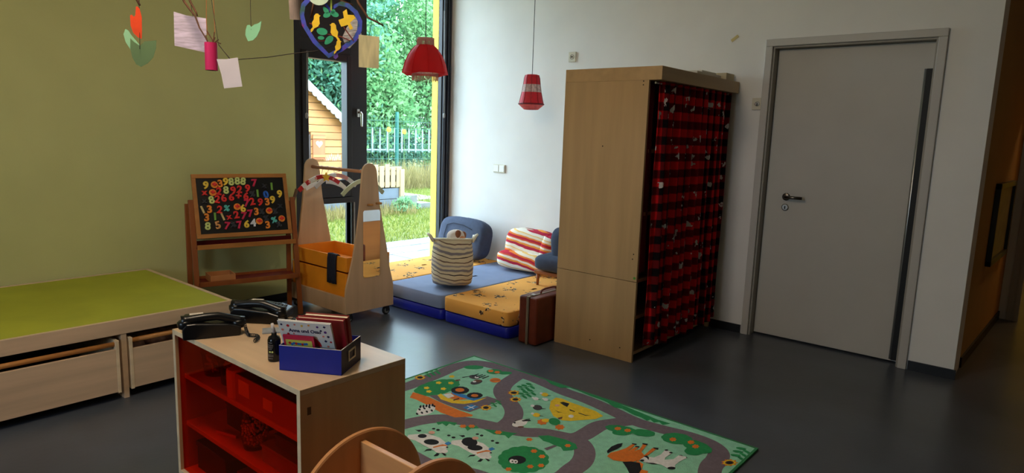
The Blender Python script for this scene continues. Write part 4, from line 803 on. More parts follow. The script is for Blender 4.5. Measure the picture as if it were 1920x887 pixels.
# ============================================================ HANGING CHILDREN'S CRAFTS (about 2.4 m away)
HD = 2.4; HS = HD/FPX
def hframe(u, v, yawoff=0, d=HD):
    c_ = dep(u, v, d); a_ = YAW-math.pi/2+R(yawoff); return frame_T(c_, (math.cos(a_), math.sin(a_), 0), (0, 0, 1)), c_
def hp_(T, pts, cu, cv, mat, name, parent, off=0, th=.0012):
    return MB().prism([T @ Vector(((u-cu)*HS, -(v-cv)*HS, off)) for u, v in pts], tuple(T.to_3x3() @ Vector((0, 0, th)))).build(name, mat, parent)
bz = dep(480, -42, HD).z
twig = M('brown_twig', (84, 52, 32), .8, .25, 30); mintp = M('mint_paper', (140, 190, 150), .85, .05)
br = thing('branch', 'long brown branch carrying the hanging crafts', 'branch', tuple(dep(480, -45, HD)))
bp0, bp1 = dep(215, -30, HD), dep(760, -48, HD)
mpts = [bp0.lerp(bp1, k/14)+Vector((0, 0, .012*math.sin(k*1.9)+.008*math.cos(k*3.1))) for k in range(15)]
MB().tube(mpts, [.011-.0004*k for k in range(15)], 8).build('main_stem', twig, br, smooth=True)
for pts in (((330, -30), (346, 4), (356, 18), (366, 30), (374, 52), (385, 70), (392, 84)), ((352, -35), (356, 2), (363, 14), (368, 24), (370, 30)), ((655, -40), (672, 5), (690, 33), (704, 40), (719, 48)), ((245, -30), (256, -2), (262, 10)), ((620, -45), (640, 2), (662, 10)), ((595, -45), (588, 8), (583, 34))):
    MB().tube([dep(u, v, HD-.004) for u, v in pts], [.005-.0005*k for k in range(len(pts))], 6).build('side_twig', twig, br, smooth=True)
for k in (2, 12): MB().tube([mpts[k], (mpts[k].x, mpts[k].y, CE)], .0015, 5).build('hanging_string', string, br)
def thread(T, pts, parent, d=HD): MB().tube([dep(u, v, d) for u, v in pts], .0011, 5).build('thread', string, parent)
# paper tulip
T, c = hframe(262, 75, 10); tu = thing('paper_tulip', 'orange paper tulip with green leaves hanging at the far left', 'paper flower', tuple(dep(262, 125, HD)))
hp_(T, [(248, 32), (251, 30), (254, 34), (257, 31), (259, 15), (262, 15), (265, 19), (268, 34), (267, 60), (266, 73), (260, 71), (252, 63), (248, 50)], 262, 75, M('orange_red_paper', (214, 66, 20), .8, .1, 20), 'petals', tu, .002)
hp_(T, [(246, 73), (252, 79), (262, 86), (270, 77), (280, 76), (291, 74), (290, 88), (284, 106), (274, 117), (262, 124), (254, 120), (248, 108), (245, 92)], 262, 75, M('sage_green_paper', (92, 118, 80), .85, .05), 'leaf', tu, .0)
hp_(T, [(238, 56), (243, 59), (247, 66), (258, 80), (262, 84), (250, 100), (244, 92), (237, 80), (234, 66)], 262, 75, mintp, 'leaf', tu, -.003)
thread(T, [(261, -30), (261, 16), (262, 74), (262, 92)], tu, HD-.006)
# purple scribble sheet
scr = M('violet_scribbled_paper', (190, 178, 200), .9, .28, 60, (.3, .3, 2)); ysc = M('yellow_scribbled_paper', (204, 194, 150), .9, .2, 40, (1.5, 1.5, .3)); bsc = M('black_scribbled_paper', (170, 168, 170), .9, .6, 70, (.4, .4, 3))
def sheet(pts, cu, cv, yo, mat, label, thr, nm='drawing', d=HD):
    T, c_ = hframe(cu, cv, yo, d); t = thing(nm, label, 'drawing', tuple(c_), 'children\'s drawings hanging from the branch'); hp_(T, pts, cu, cv, mat, 'sheet', t)
    if thr: MB().tube([dep(u, v, d-.003) for u, v in thr], .0011, 5).build('thread', string, t)
sheet([(329, 24.5), (352, 30), (386, 33), (385, 97), (350, 91), (328, 87)], 357, 60, 12, scr, 'sheet with violet scribbles hanging left of the pink roll', [(362, 31), (355, -10)], d=HD+.05)
sheet([(404, 112), (425, 112), (449, 109), (453, 136), (457, 161), (418, 165), (413, 140)], 431, 137, -14, M('lilac_white_paper', (206, 198, 206), .9, .04), 'blank whitish sheet hanging below the pink roll', [(433, 117), (433, 112), (410, 84), (392, -28)], d=HD-.03)
sheet([(673, 67), (711, 69), (710, 127), (673, 126)], 692, 97, 6, ysc, 'sheet with yellow scribbles hanging at the window mullion', [(691, 71), (697, 42)])
sheet([(649, 52), (672, 25), (680, 66), (655, 91), (648, 90), (640, 70)], 660, 60, -10, bsc, 'sheet with black scribbles hanging behind the heart wreath', [(671, 27), (668, -20)], d=HD+.09)
# pink roll with twigs
pk = thing('paper_roll', 'pink paper roll stuffed with twigs hanging from the branch', 'paper roll', tuple(dep(396, 131, HD)), 'paper rolls hanging from the branch')
c = dep(396, 106, HD); MB().lathe([(.0215, -.049), (.0215, .049), (.0200, .049), (.0200, -.049)], c, 24, T=None).build('tube', M('magenta_paper', (200, 30, 100), .6, .08), pk, smooth=False)
for pts in (((386, 66), (391, 84), (395, 100)), ((402, 60), (400, 78), (397, 96)), ((410, 74), (402, 80), (398, 95)), ((388, 58), (398, 74), (400, 90)), ((403, 70), (399, 82), (396, 100)), ((404, 133), (399, 126), (397, 110)), ((414, 82), (405, 78), (398, 92))): MB().tube([dep(u, v, HD) for u, v in pts], .0022, 5).build('twig', twig, pk)
for uu in ((387, -35), (387, 40), (389, 66)), ((399, -35), (402, 40), (403, 62)): MB().tube([dep(u, v, HD) for u, v in uu], .0014, 5).build('cord', M('tan_cord', (150, 96, 50), .8, .1), pk)
# string across
tag(MB().tube([dep(u, v, HD-.034 if k < 2 else HD-.004) for k, (u, v) in enumerate(((410, 84), (433, 113), (452, 111), (500, 107.5), (552, 100), (590, 96), (640, 82), (677, 72)))], .0016, 5).build('string_line', string), 'thin dark string stretched between the hanging drawings', 'string')
# mint leaf
T, c = hframe(476, 58, -8); t = thing('paper_leaf', 'mint green paper leaf hanging alone before the green wall', 'paper leaf', tuple(c)); 
hp_(T, [(463, 48), (468, 47), (471, 51), (478, 46), (484, 45), (492, 40), (489, 55), (482, 68), (474, 75), (464, 77), (459, 66), (460, 56)], 476, 58, M('aqua_mint_paper', (130, 190, 150), .85, .05), 'leaf', t); thread(T, [(469, -35), (470, 30), (471, 56)], t)
# grey paper tube
c = dep(555, 12, HD); tb = thing('paper_tube', 'grey cardboard tube with red paint above the green wall edge', 'paper roll', tuple(dep(553, 36, HD)), 'paper rolls hanging from the branch')
MB().lathe([(.0245, -.045), (.0245, .05), (.0230, .05), (.0230, -.045)], (0, 0, 0), 24, T=rotT(c, 0, R(9), R(-9))).build('tube', M('grey_card_red_paint', (150, 132, 122), .8, .25, 14), tb)
for uu in ((547, -40), (548, -10)), ((566, -42), (566, 12)): MB().tube([dep(u, v, HD-.02) for u, v in uu], .001, 5).build('thread', string, tb)
# heart wreath
T, c = hframe(622, 52, 4, HD-.02); he = thing('heart_wreath', 'painted paper heart with yellow birds and green leaves', 'wreath', tuple(dep(622, 105, HD-.02)))
hpts = [(616, 103), (590, 78), (572, 50), (568, 30), (571, 14), (580, 4), (594, 0), (606, 4), (616, 16), (620, 22), (626, 15), (638, 8), (652, 11), (666, 22), (674, 38), (673, 55), (664, 72), (640, 90)]
def hl(u, v, off=0): return T @ Vector(((u-622)*HS, -(v-52)*HS, off))
hm2 = bpy.data.materials.new('blue_violet_paint'); hm2.use_nodes = True; N = hm2.node_tree.nodes; L = hm2.node_tree.links
tc = N.new('ShaderNodeTexCoord'); nz = N.new('ShaderNodeTexNoise'); nz.inputs['Scale'].default_value = 22; cr = N.new('ShaderNodeValToRGB'); e = cr.color_ramp.elements
e[0].position = .35; e[0].color = lin((30, 80, 70))+(1,); e[1].position = .66; e[1].color = lin((120, 40, 130))+(1,)
for p_, c_ in ((.45, (40, 70, 160)), (.56, (60, 70, 190)), (.62, (70, 60, 170))): x = e.new(p_); x.color = lin(c_)+(1,)
L.new(tc.outputs['Object'], nz.inputs[0]); L.new(nz.outputs[0], cr.inputs[0]); L.new(cr.outputs[0], N['Principled BSDF'].inputs['Base Color']); N['Principled BSDF'].inputs['Roughness'].default_value = .7
ring = MB(); nh = len(hpts)
cu_, cv_ = 620, 46
for i in range(nh):
    (u0, v0), (u1, v1) = hpts[i], hpts[(i+1) % nh]
    def off(u, v, w_):
        l = math.hypot(u-cu_, v-cv_); return u+(u-cu_)/l*w_, v+(v-cv_)/l*w_
    q4 = [off(u0, v0, 4.2), off(u1, v1, 4.2), off(u1, v1, -4.2), off(u0, v0, -4.2)]
    ring.prism([hl(u, v, 0) for u, v in q4], tuple(T.to_3x3() @ Vector((0, 0, .002))))
ring.build('heart_ring', hm2, he)
hp2 = lambda pts, mat, nm, o_=.004: MB().prism([hl(u, v, o_) for u, v in pts], tuple(T.to_3x3() @ Vector((0, 0, .0012)))).build(nm, mat, he)
ybird = M('yellow_bird_paper', (236, 196, 40), .7, .1, 40); gleaf = M('teal_leaf_paper', (40, 150, 110), .7, .12, 40); rstem = M('red_brown_stem', (120, 44, 34), .8, .2, 30)
def bird(cu, cv, s_, flip=1):
    sh = [(-5, 27), (-9, 34), (-14, 38), (-15, 31), (-9, 24), (-11, 12), (-6, 4), (-5, -6), (0, -12), (6, -12), (9, -8), (13, -7), (9, -4), (9, 4), (10, 14), (5, 22)]
    hp2([(cu+x*s_*flip, cv+(y-8)*s_) for x, y in sh], ybird, 'bird', .005)
bird(594, 42, .68); bird(627, 57, .66, -1); bird(634, 84, .52)
hp2([(635, 38), (645, 34), (643, 23), (650, 18), (652, 28), (663, 28), (666, 33), (656, 42), (662, 52), (656, 55), (652, 46), (640, 50), (637, 44)], ybird, 'bird', .005)
def leaf(cu, cv, rx, ry, rot):
    hp2([(cu+rx*math.cos(a)*math.cos(rot)-ry*math.sin(a)*abs(math.cos(a*.5))*math.sin(rot), cv+rx*math.cos(a)*math.sin(rot)+ry*math.sin(a)*math.cos(rot)) for a in np.linspace(0, 2*math.pi, 14, endpoint=False)], gleaf, 'leaf', .006)
for l_ in ((605, 60, 10, 6.5, .1), (603, 71.5, 6, 3.5, 0), (617, 75, 10, 6.5, -.7), (612, 22, 7, 5, .8), (614, 30, 7, 5, -.3), (628, 28, 8, 5, .3), (625, 24, 5, 4, -.8)): leaf(*l_)
for pts in (((612, 64), (640, 68), (655, 74)), ((598, 77), (612, 76)), ((638, 40), (650, 58), (662, 74)), ((582, 46), (600, 52))): MB().tube([hl(u, v, .003) for u, v in pts], .0022, 5).build('stem', rstem, he)
hp2([(620.5, -40), (623.5, -40), (623.5, 22), (620.5, 22)], M('lime_ribbon', (140, 160, 50), .6, .1), 'ribbon', .006)
hp2([(626, 100), (632, 97), (634, 104), (629, 109), (625, 106)], M('violet_tissue', (90, 60, 150), .7, .2, 30), 'tassel', .002)
T, c = hframe(598, -8, 0, HD-.05); t = thing('paper_disc', 'pale mint paper disc hanging above the heart wreath', 'paper disc', tuple(c)); hp_(T, circ(598, -12, 21, 24), 598, -8, M('pale_mint_paper', (190, 212, 190), .85, .04), 'disc', t); MB().tube([dep(598, -60, HD-.05), dep(598, -30, HD-.05)], .001, 5).build('thread', string, t)
# ============================================================ PLAY RUG (printed farm roads)
RX0, RX1, RY0, RY1 = 1.68, 3.015, .955, 2.80
rug = thing('play_rug', 'mint green play rug with farm roads, animals and trees', 'rug', ((RX0+RX1)/2, (RY0+RY1)/2, 0))
rb = MB(); n = 24; vs = []; fs = []
RZ = .0085
m_mint = M('mint_rug_pile', (150, 214, 184), .95, .10, 30, bump=.5, bscale=220)
rb.box(RX0+.012, RX1-.012, RY0+.012, RY1-.012, .001, RZ); rb.build('pile', m_mint, rug)
hem = MB(); hem.box(RX0, RX1, RY0, RY0+.012, .0005, RZ+.001); hem.box(RX0, RX1, RY1-.012, RY1, .0005, RZ+.001); hem.box(RX0, RX0+.012, RY0+.012, RY1-.012, .0005, RZ+.001); hem.box(RX1-.012, RX1, RY0+.012, RY1-.012, .0005, RZ+.001)
hem.build('hem', M('green_rug_hem', (50, 130, 80), .9, .1, 40), rug)
CR = {1: (750, 660, 250/977), 2: (930, 680, 250/1071), 3: (1120, 740, 310/1871)}
def rp(c, x, y):
    o = CR[c]; p = flr(o[0]+x*o[2], o[1]+y*o[2], RZ)
    return Vector((min(max(p.x, RX0+.013), RX1-.013), min(max(p.y, RY0+.013), RY1-.013), RZ))
pc = {k: M('rug_'+k, v, .95, .1, 60, bump=.3, bscale=220) for k, v in dict(road=(116, 102, 112), green=(36, 142, 82), orange=(226, 120, 36), yellow=(240, 200, 40), black=(20, 20, 26), white=(232, 230, 230), blue=(50, 130, 200), brown=(110, 72, 50), skin=(226, 170, 150), darkgrey=(70, 64, 70)).items()}
_lay = [0]
def rpoly(mb, pts, mi=0):
    _lay[0] += 1; z = RZ+.00025+.000012*(_lay[0] % 120)
    mb.add([(p.x, p.y, z) for p in pts], [tuple(range(len(pts)))], mi)
def ell(c, x, y, rx, ry, rot=0, n=16): return [rp(c, x+rx*math.cos(a)*math.cos(rot)-ry*math.sin(a)*math.sin(rot), y+rx*math.cos(a)*math.sin(rot)+ry*math.sin(a)*math.cos(rot)) for a in np.linspace(0, 2*math.pi, n, endpoint=False)]
def smooth_line(P, it=3):
    for _ in range(it):
        Q = [P[0]]
        for a, b in zip(P[:-1], P[1:]): Q += [a*.75+b*.25, a*.25+b*.75]
        P = Q+[P[-1]]
    return P
def stroke(mb, P, w_, mi=0):
    _lay[0] += 1; z = RZ+.00022+.000012*(_lay[0] % 120); n = len(P); vs = []
    for i in range(n):
        t = (P[min(i+1, n-1)]-P[max(i-1, 0)]); t.z = 0; t.normalize(); s_ = Vector((-t.y, t.x, 0))*(w_/2)
        for q in (P[i]+s_, P[i]-s_): vs.append((min(max(q.x, RX0+.013), RX1-.013), min(max(q.y, RY0+.013), RY1-.013), z))
    mb.add(vs, [(2*i, 2*i+1, 2*i+3, 2*i+2) for i in range(n-1)], mi)
rd = MB(); W_ = .098
A_ = [(1, 0, 268), (1, 60, 250), (1, 150, 215), (1, 280, 165), (1, 400, 108), (1, 500, 82), (1, 590, 82), (1, 720, 108), (1, 850, 155), (1, 977, 192), (2, 430, 180), (2, 560, 240), (2, 700, 285), (2, 820, 335), (2, 950, 395), (2, 1050, 445), (3, 480, 325), (3, 640, 368), (3, 820, 415), (3, 1000, 455), (3, 1180, 515), (3, 1310, 575), (3, 1385, 650), (3, 1360, 740), (3, 1290, 800), (3, 1265, 887), (3, 1270, 960)]
B_ = [(1, 880, 165), (1, 800, 212), (1, 745, 262), (1, 748, 315), (1, 800, 370), (1, 840, 430), (1, 828, 490), (1, 785, 530), (1, 740, 552)]
C_ = [(1, 0, 540), (1, 35, 530), (1, 130, 505), (1, 250, 488), (1, 350, 488), (1, 470, 507), (1, 600, 527), (1, 720, 555), (1, 850, 580), (2, 250, 562), (2, 370, 562), (2, 480, 582), (2, 600, 608), (2, 680, 597), (2, 760, 548), (2, 830, 503), (2, 930, 487), (2, 1062, 470)]
D_ = [(2, 640, 612), (2, 705, 670), (2, 718, 740), (2, 685, 810), (2, 610, 860), (2, 560, 910), (2, 470, 960)]
E_ = [(1, 20, 730), (1, 80, 765), (1, 150, 805), (1, 260, 855), (1, 400, 882), (1, 520, 890), (1, 700, 960)]
for pl in (A_, B_, C_, D_, E_): stroke(rd, smooth_line([rp(*q) for q in pl]), W_)
rd.build('printed_road', pc['road'], rug)
def part(nm, items):
    """items: (colour, polygon)"""
    mb = MB(); names = []
    for c_, poly in items:
        if c_ not in names: names.append(c_)
        rpoly(mb, poly, names.index(c_))
    mb.build(nm, [pc[c_] for c_ in names], rug)
def star(c, x, y, rx, ry, n=9): return [rp(c, x+(rx if k % 2 == 0 else rx*.72)*math.cos(k*math.pi/n), y+(ry if k % 2 == 0 else ry*.72)*math.sin(k*math.pi/n)) for k in range(2*n)]
def scal(c, x, y, rx, ry, n=11, rot=0):
    out = []
    for k in range(n*4):
        a = 2*math.pi*k/(n*4); q = 1+.06*abs(math.sin(n*a/2)); X, Y = rx*q*math.cos(a), ry*q*math.sin(a)
        out.append(rp(c, x+X*math.cos(rot)-Y*math.sin(rot), y+X*math.sin(rot)+Y*math.cos(rot)))
    return out
def pg(c, *pts): return [rp(c, x, y) for x, y in pts]
# barn with tree and tractor
part('printed_apple_tree', [('green', scal(1, 270, 262, 165, 52, 12, -.2)), ('green', scal(1, 180, 285, 70, 32, 7)), ('brown', pg(1, (405, 205), (440, 200), (442, 210), (408, 215)))]+[('yellow', star(1, x, y, 24, 11, 5)) for x, y in ((283, 226), (373, 228), (195, 264), (318, 270), (212, 290), (380, 180))])
part('printed_barn', [('orange', pg(1, (95, 295), (130, 305), (210, 330), (330, 385), (440, 430), (535, 462), (525, 474), (400, 480), (300, 445), (210, 395), (120, 350), (72, 335))), ('road', pg(1, (210, 320), (270, 315), (330, 345), (500, 362), (640, 325), (735, 355), (660, 388), (510, 442), (440, 425), (300, 370))), ('blue', pg(1, (460, 408), (525, 384), (578, 402), (512, 430))), ('white', pg(1, (488, 396), (494, 394), (546, 414), (540, 417))), ('white', pg(1, (490, 418), (551, 392), (555, 394), (495, 421)))])
part('printed_tractor', [('yellow', pg(1, (275, 318), (300, 305), (330, 330), (390, 350), (470, 358), (560, 350), (635, 335), (560, 368), (470, 382), (380, 375), (300, 348))), ('orange', pg(1, (330, 305), (390, 300), (470, 315), (500, 345), (420, 355), (350, 335))), ('white', pg(1, (318, 312), (370, 303), (400, 325), (350, 340))), ('blue', pg(1, (375, 290), (420, 300), (520, 325), (600, 340), (540, 358), (440, 330), (385, 308))), ('black', scal(1, 440, 281, 64, 26, 13)), ('orange', ell(1, 438, 279, 34, 14)), ('black', scal(1, 548, 319, 56, 21, 13)), ('orange', ell(1, 547, 320, 27, 11)), ('black', pg(1, (388, 352), (432, 338), (436, 344), (394, 358)))])
part('printed_goat', [('darkgrey', ell(1, 545, 184, 40, 15, .1)), ('white', ell(1, 562, 186, 16, 8)), ('darkgrey', ell(1, 560, 222, 45, 16, -.2)), ('brown', ell(1, 568, 212, 28, 10)), ('white', ell(1, 545, 218, 14, 6))]+[('black', pg(1, (x, y), (x+50, y-16), (x+54, y-11), (x+6, y+6))) for x, y in ((525, 175), (555, 180), (575, 186), (600, 192))]+[('black', pg(1, (455, 185), (505, 178), (505, 182), (458, 190)))])
part('printed_ball', [('orange', ell(1, 698, 208, 40, 17)), ('brown', pg(1, (665, 206), (732, 205), (732, 209), (665, 210)))])
part('printed_bush', [('green', scal(1, 540, 113, 70, 14, 7)), ('green', scal(1, 690, 145, 55, 18, 6)), ('green', scal(1, 770, 155, 50, 11, 5))]+[('orange', star(1, x, y, 24, 10, 6)) for x, y in ((665, 140), (712, 149))])
def sunflower(c, x, y, rx, ry): return [('orange', star(c, x, y, rx, ry, 9)), ('yellow', star(c, x, y, rx*.85, ry*.85, 7)), ('brown', ell(c, x, y, rx*.5, ry*.5)), ('black', ell(c, x, y, rx*.36, ry*.36))]
part('printed_sunflower', sunflower(1, 147, 188, 46, 19)); part('printed_sunflower', sunflower(1, 630, 409, 46, 22)); part('printed_sunflower', sunflower(1, 834, 300, 50, 20)); part('printed_sunflower', sunflower(1, 846, 349, 48, 20)); part('printed_sunflower', sunflower(3, 1495, 772, 100, 42))
def fern(c, pts, lw, lr):
    mb_ = [];
    for (x0, y0), (x1, y1) in zip(pts[:-1], pts[1:]):
        mb_.append(('green', pg(c, (x0, y0-2), (x1, y1-2), (x1, y1+3), (x0, y0+3)))); mx_, my_ = (x0+x1)/2, (y0+y1)/2
        mb_.append(('green', ell(c, mx_-lr*.5, my_-lw*.8, lr, lw*.45, .15))); mb_.append(('green', ell(c, mx_+lr*.7, my_+lw*.7, lr, lw*.45, .5)))
    return mb_
part('printed_fern', fern(1, [(180, 172), (215, 158), (250, 146), (285, 138)], 16, 20)); part('printed_fern', fern(1, [(670, 395), (700, 380), (740, 362)], 12, 16)); part('printed_fern', fern(2, [(185, 215), (220, 205), (255, 195), (295, 180)], 18, 24)); part('printed_fern', fern(2, [(195, 272), (230, 258), (265, 248), (305, 232)], 18, 24)); part('printed_fern', fern(3, [(1590, 735), (1600, 690), (1640, 650), (1675, 620)], 28, 60))
# cows
def cow(dx, dy):
    P = lambda *p: pg(1, *[(x+dx, y+dy) for x, y in p]); El = lambda x, y, a, b, r=0: ell(1, x+dx, y+dy, a, b, r)
    return [('white', P((60, 610), (110, 605), (200, 600), (290, 630), (340, 670), (350, 705), (300, 735), (250, 725), (180, 690), (110, 650), (50, 635))), ('black', El(163, 618, 33, 15)), ('black', El(230, 662, 56, 21, .05)), ('skin', El(232, 592, 24, 12)), ('white', El(300, 725, 52, 20, .1)), ('orange', P((240, 698), (310, 680), (345, 682), (345, 690), (300, 692), (245, 706))), ('blue', P((325, 672), (355, 658), (378, 672), (345, 686))), ('black', P((172, 735), (195, 715), (235, 712), (225, 724), (195, 725))), ('black', P((245, 765), (270, 742), (290, 748), (272, 765))), ('black', P((302, 740), (325, 745), (342, 758), (325, 762))), ('black', El(345, 700, 9, 5)), ('black', El(278, 573, 13, 7)), ('black', El(247, 563, 13, 6)), ('black', El(392, 627, 15, 7)), ('black', El(358, 612, 13, 6)), ('black', P((108, 568), (125, 572), (150, 570), (158, 580), (138, 586)))]
part('printed_cow', cow(0, 0)); c2_ = cow(320, 40); c2_.insert(3, ('black', ell(1, 510, 660, 58, 34, .1))); part('printed_cow', c2_)
part('printed_zebra', [('white', ell(1, 190, 425, 72, 36, -.3))]+[('black', ell(1, 125+18*k, 420+((-1)**k)*14-4*k+20, 10, 7, .6)) for k in range(8)]+[('black', ell(1, 150+22*k, 402-3*k, 8, 11, .3)) for k in range(5)])
part('printed_dog', [('white', ell(1, 885, 520, 55, 22, -.3)), ('black', ell(1, 870, 525, 14, 6)), ('black', pg(1, (890, 500), (950, 490), (952, 495), (895, 507))), ('black', ell(1, 850, 508, 10, 5))])
part('printed_flower_border', [('green', pg(1, (265, 515), (330, 508), (420, 520), (400, 540), (360, 525), (340, 545), (310, 525), (280, 535))), ('green', pg(1, (420, 545), (560, 540), (580, 560), (520, 562), (495, 580), (480, 560))), ('orange', star(1, 462, 545, 28, 14, 6)), ('orange', star(1, 526, 545, 28, 14, 6)), ('green', pg(1, (610, 565), (700, 575), (860, 598), (820, 612), (795, 635), (770, 612), (690, 605))), ('orange', star(1, 720, 590, 30, 15, 6))])
part('printed_fruit_tree', [('green', scal(1, 905, 790, 180, 95, 14)), ('road', pg(2, (385, 690), (480, 658), (500, 668), (410, 706))), ('black', ell(2, 170, 782, 72, 34)), ('white', ell(2, 128, 793, 20, 17)), ('white', ell(2, 156, 797, 20, 16)), ('black', ell(2, 132, 794, 7, 6)), ('black', ell(2, 158, 798, 7, 6))]+[('orange', star(2, x, y, 30, 17, 6)) for x, y in ((305, 712), (370, 755), (275, 836), (362, 828), (100, 858))]+[('orange', star(2, 268, 618, 30, 15, 6))])
part('printed_hedge', [('green', pg(2, (335, 590), (420, 585), (560, 620), (640, 655), (655, 690), (610, 705), (540, 710), (520, 680), (470, 665), (430, 645), (380, 630))), ('orange', star(2, 577, 668, 28, 15, 6))])
# hay field with birds
part('printed_hay_heap', [('yellow', pg(2, (440, 310), (480, 282), (530, 290), (600, 320), (700, 355), (800, 390), (862, 430), (800, 455), (700, 462), (600, 470), (530, 465), (460, 430), (428, 370))), ('black', pg(2, (512, 322), (540, 316), (590, 330), (572, 358), (545, 345))), ('skin', ell(2, 492, 345, 20, 9)), ('white', ell(2, 603, 432, 22, 13)), ('black', pg(2, (590, 375), (635, 393), (632, 398), (592, 385))), ('black', pg(2, (660, 402), (720, 422), (766, 424), (720, 428), (665, 410))), ('black', pg(2, (470, 378), (500, 396), (536, 402), (500, 402))), ('brown', pg(2, (495, 445), (535, 435), (530, 452), (505, 458)))])
def hen(c, x, y, s_, col): return [(col, ell(c, x, y, 38*s_, 21*s_, .1)), ('white', ell(c, x-40*s_, y-14*s_, 16*s_, 10*s_)), ('black', pg(c, (x+30*s_, y+6*s_), (x+66*s_, y+10*s_), (x+66*s_, y+13*s_), (x+30*s_, y+12*s_)))]
part('printed_hen', hen(2, 333, 362, 1, 'darkgrey')); part('printed_hen', hen(2, 320, 292, .6, 'white')); part('printed_hen', hen(2, 400, 298, .55, 'white'))
part('printed_chick', hen(2, 392, 258, .75, 'yellow')); part('printed_chick', hen(2, 325, 422, .8, 'yellow'))
part('printed_sheep', [('white', ell(2, 190, 490, 62, 26, -.2)), ('black', pg(2, (205, 465), (275, 462), (280, 470), (215, 474))), ('black', ell(2, 150, 485, 10, 6)), ('brown', ell(2, 200, 518, 26, 6))])
part('printed_rooster', [('orange', star(2, 372, 478, 48, 26, 7)), ('yellow', ell(2, 400, 466, 34, 14)), ('green', ell(2, 470, 476, 48, 28, .2)), ('orange', star(2, 512, 520, 44, 24, 7))])
# grass strip along the right edge
part('printed_grass_edge', [('green', pg(2, (398, 138), (470, 150), (560, 178), (600, 200), (520, 205), (440, 172))), ('green', pg(2, (640, 218), (740, 232), (860, 275), (1000, 330), (1060, 365), (960, 355), (860, 305), (760, 270))), ('green', pg(3, (130, 105), (200, 95), (330, 140), (500, 210), (680, 285), (830, 330), (740, 345), (700, 312), (640, 318), (600, 285), (560, 298), (500, 262), (420, 235), (280, 160), (200, 150)))])
part('printed_bush', [('green', scal(3, 270, 395, 175, 40, 9, .15)), ('green', scal(3, 520, 435, 130, 38, 8, .1)), ('green', scal(3, 280, 430, 110, 32, 6))]+[('orange', star(3, x, y, 44, 22, 7)) for x, y in ((232, 387), (343, 408))])
part('printed_bush', [('green', scal(3, 900, 500, 170, 60, 9, .1)), ('green', scal(3, 1130, 590, 170, 60, 9, .3)), ('green', scal(3, 1100, 640, 110, 48, 7))]+[('orange', star(3, x, y, 46, 25, 7)) for x, y in ((855, 510), (1060, 542), (1112, 590))])
# horse and foal
part('printed_horse', [('orange', pg(3, (110, 700), (150, 660), (230, 640), (320, 610), (400, 560), (430, 566), (400, 600), (350, 640), (440, 590), (470, 596), (420, 640), (480, 620), (520, 560), (565, 562), (530, 610), (500, 650), (530, 690), (620, 610), (680, 606), (640, 640), (570, 690), (500, 740), (400, 765), (300, 762), (180, 745))), ('black', pg(3, (108, 640), (160, 590), (230, 560), (285, 552), (270, 590), (220, 620), (150, 650), (115, 668))), ('orange', pg(3, (460, 750), (520, 790), (500, 850), (575, 870), (560, 910), (430, 910), (380, 800))), ('black', pg(3, (285, 765), (380, 760), (480, 775), (500, 850), (460, 910), (370, 910), (330, 830))), ('black', pg(3, (390, 552), (445, 560), (440, 575), (395, 565))), ('black', pg(3, (425, 585), (478, 588), (470, 602), (430, 598))), ('black', pg(3, (510, 552), (572, 560), (560, 576), (510, 566))), ('black', pg(3, (630, 600), (692, 606), (685, 626), (640, 615)))])
part('printed_foal', [('white', pg(3, (480, 740), (540, 700), (640, 715), (720, 680), (760, 635), (810, 640), (850, 660), (770, 715), (760, 740), (860, 735), (920, 690), (1000, 705), (1010, 722), (930, 760), (880, 800), (880, 830), (790, 835), (720, 795), (640, 780), (540, 770))), ('black', pg(3, (520, 700), (560, 692), (585, 715), (580, 745), (560, 720))), ('black', ell(3, 508, 748, 24, 11)), ('black', pg(3, (540, 772), (640, 778), (682, 792), (620, 790))), ('black', ell(3, 838, 835, 46, 15)), ('black', ell(3, 782, 632, 22, 8)), ('black', ell(3, 832, 660, 20, 8)), ('black', ell(3, 940, 692, 24, 8)), ('black', ell(3, 995, 713, 24, 9))])
# ============================================================ THE GARDEN OUTSIDE
m_soil = M('dry_lawn_ground', (104, 108, 54), .95, .3, 1.3, detail=8)
struct(MB().box(-30, 45, 5.30, 60, -.5, -.06).build('lawn', m_soil), 'dry green lawn outside the window', 'lawn')
struct(MB().box(-30, -3.4, -30, 5.3, -.5, -.06).build('lawn_rear', m_soil), 'lawn outside the added rear window opening', 'lawn')
# paved terrace
pav = MB().box(1.2, 9.0, 5.30, 6.76, -.06, -.045).build('terrace', M('terrace_sand_bed', (96, 92, 86), .95, .1)); struct(pav, 'paved terrace right outside the window', 'terrace')
pm = M('grey_paver', (116, 124, 132), .8, .12, 9, bump=.1, bscale=60); base = None
for i in range(19):
    for j in range(4):
        x = 1.22+.40*i+(.2 if j % 2 else 0); y = 5.32+.36*j
        if base is None: base = MB().box(0, .388, 0, .348, -.046, -.02).build('paver', pm, None, bevel=.004, origin=(0, 0, 0)); o = base
        else: o = base.copy(); COL.objects.link(o)
        o.location = (x-pav.location.x, y-pav.location.y, random.uniform(-.002, .002)-pav.location.z); o.parent = pav
struct(MB().box(8.6, 10.6, 10.9, 12.3, -.06, -.035).build('gravel_patch', M('pale_gravel', (150, 146, 140), .95, .1, 30)), 'pale gravel patch on the lawn', 'gravel')
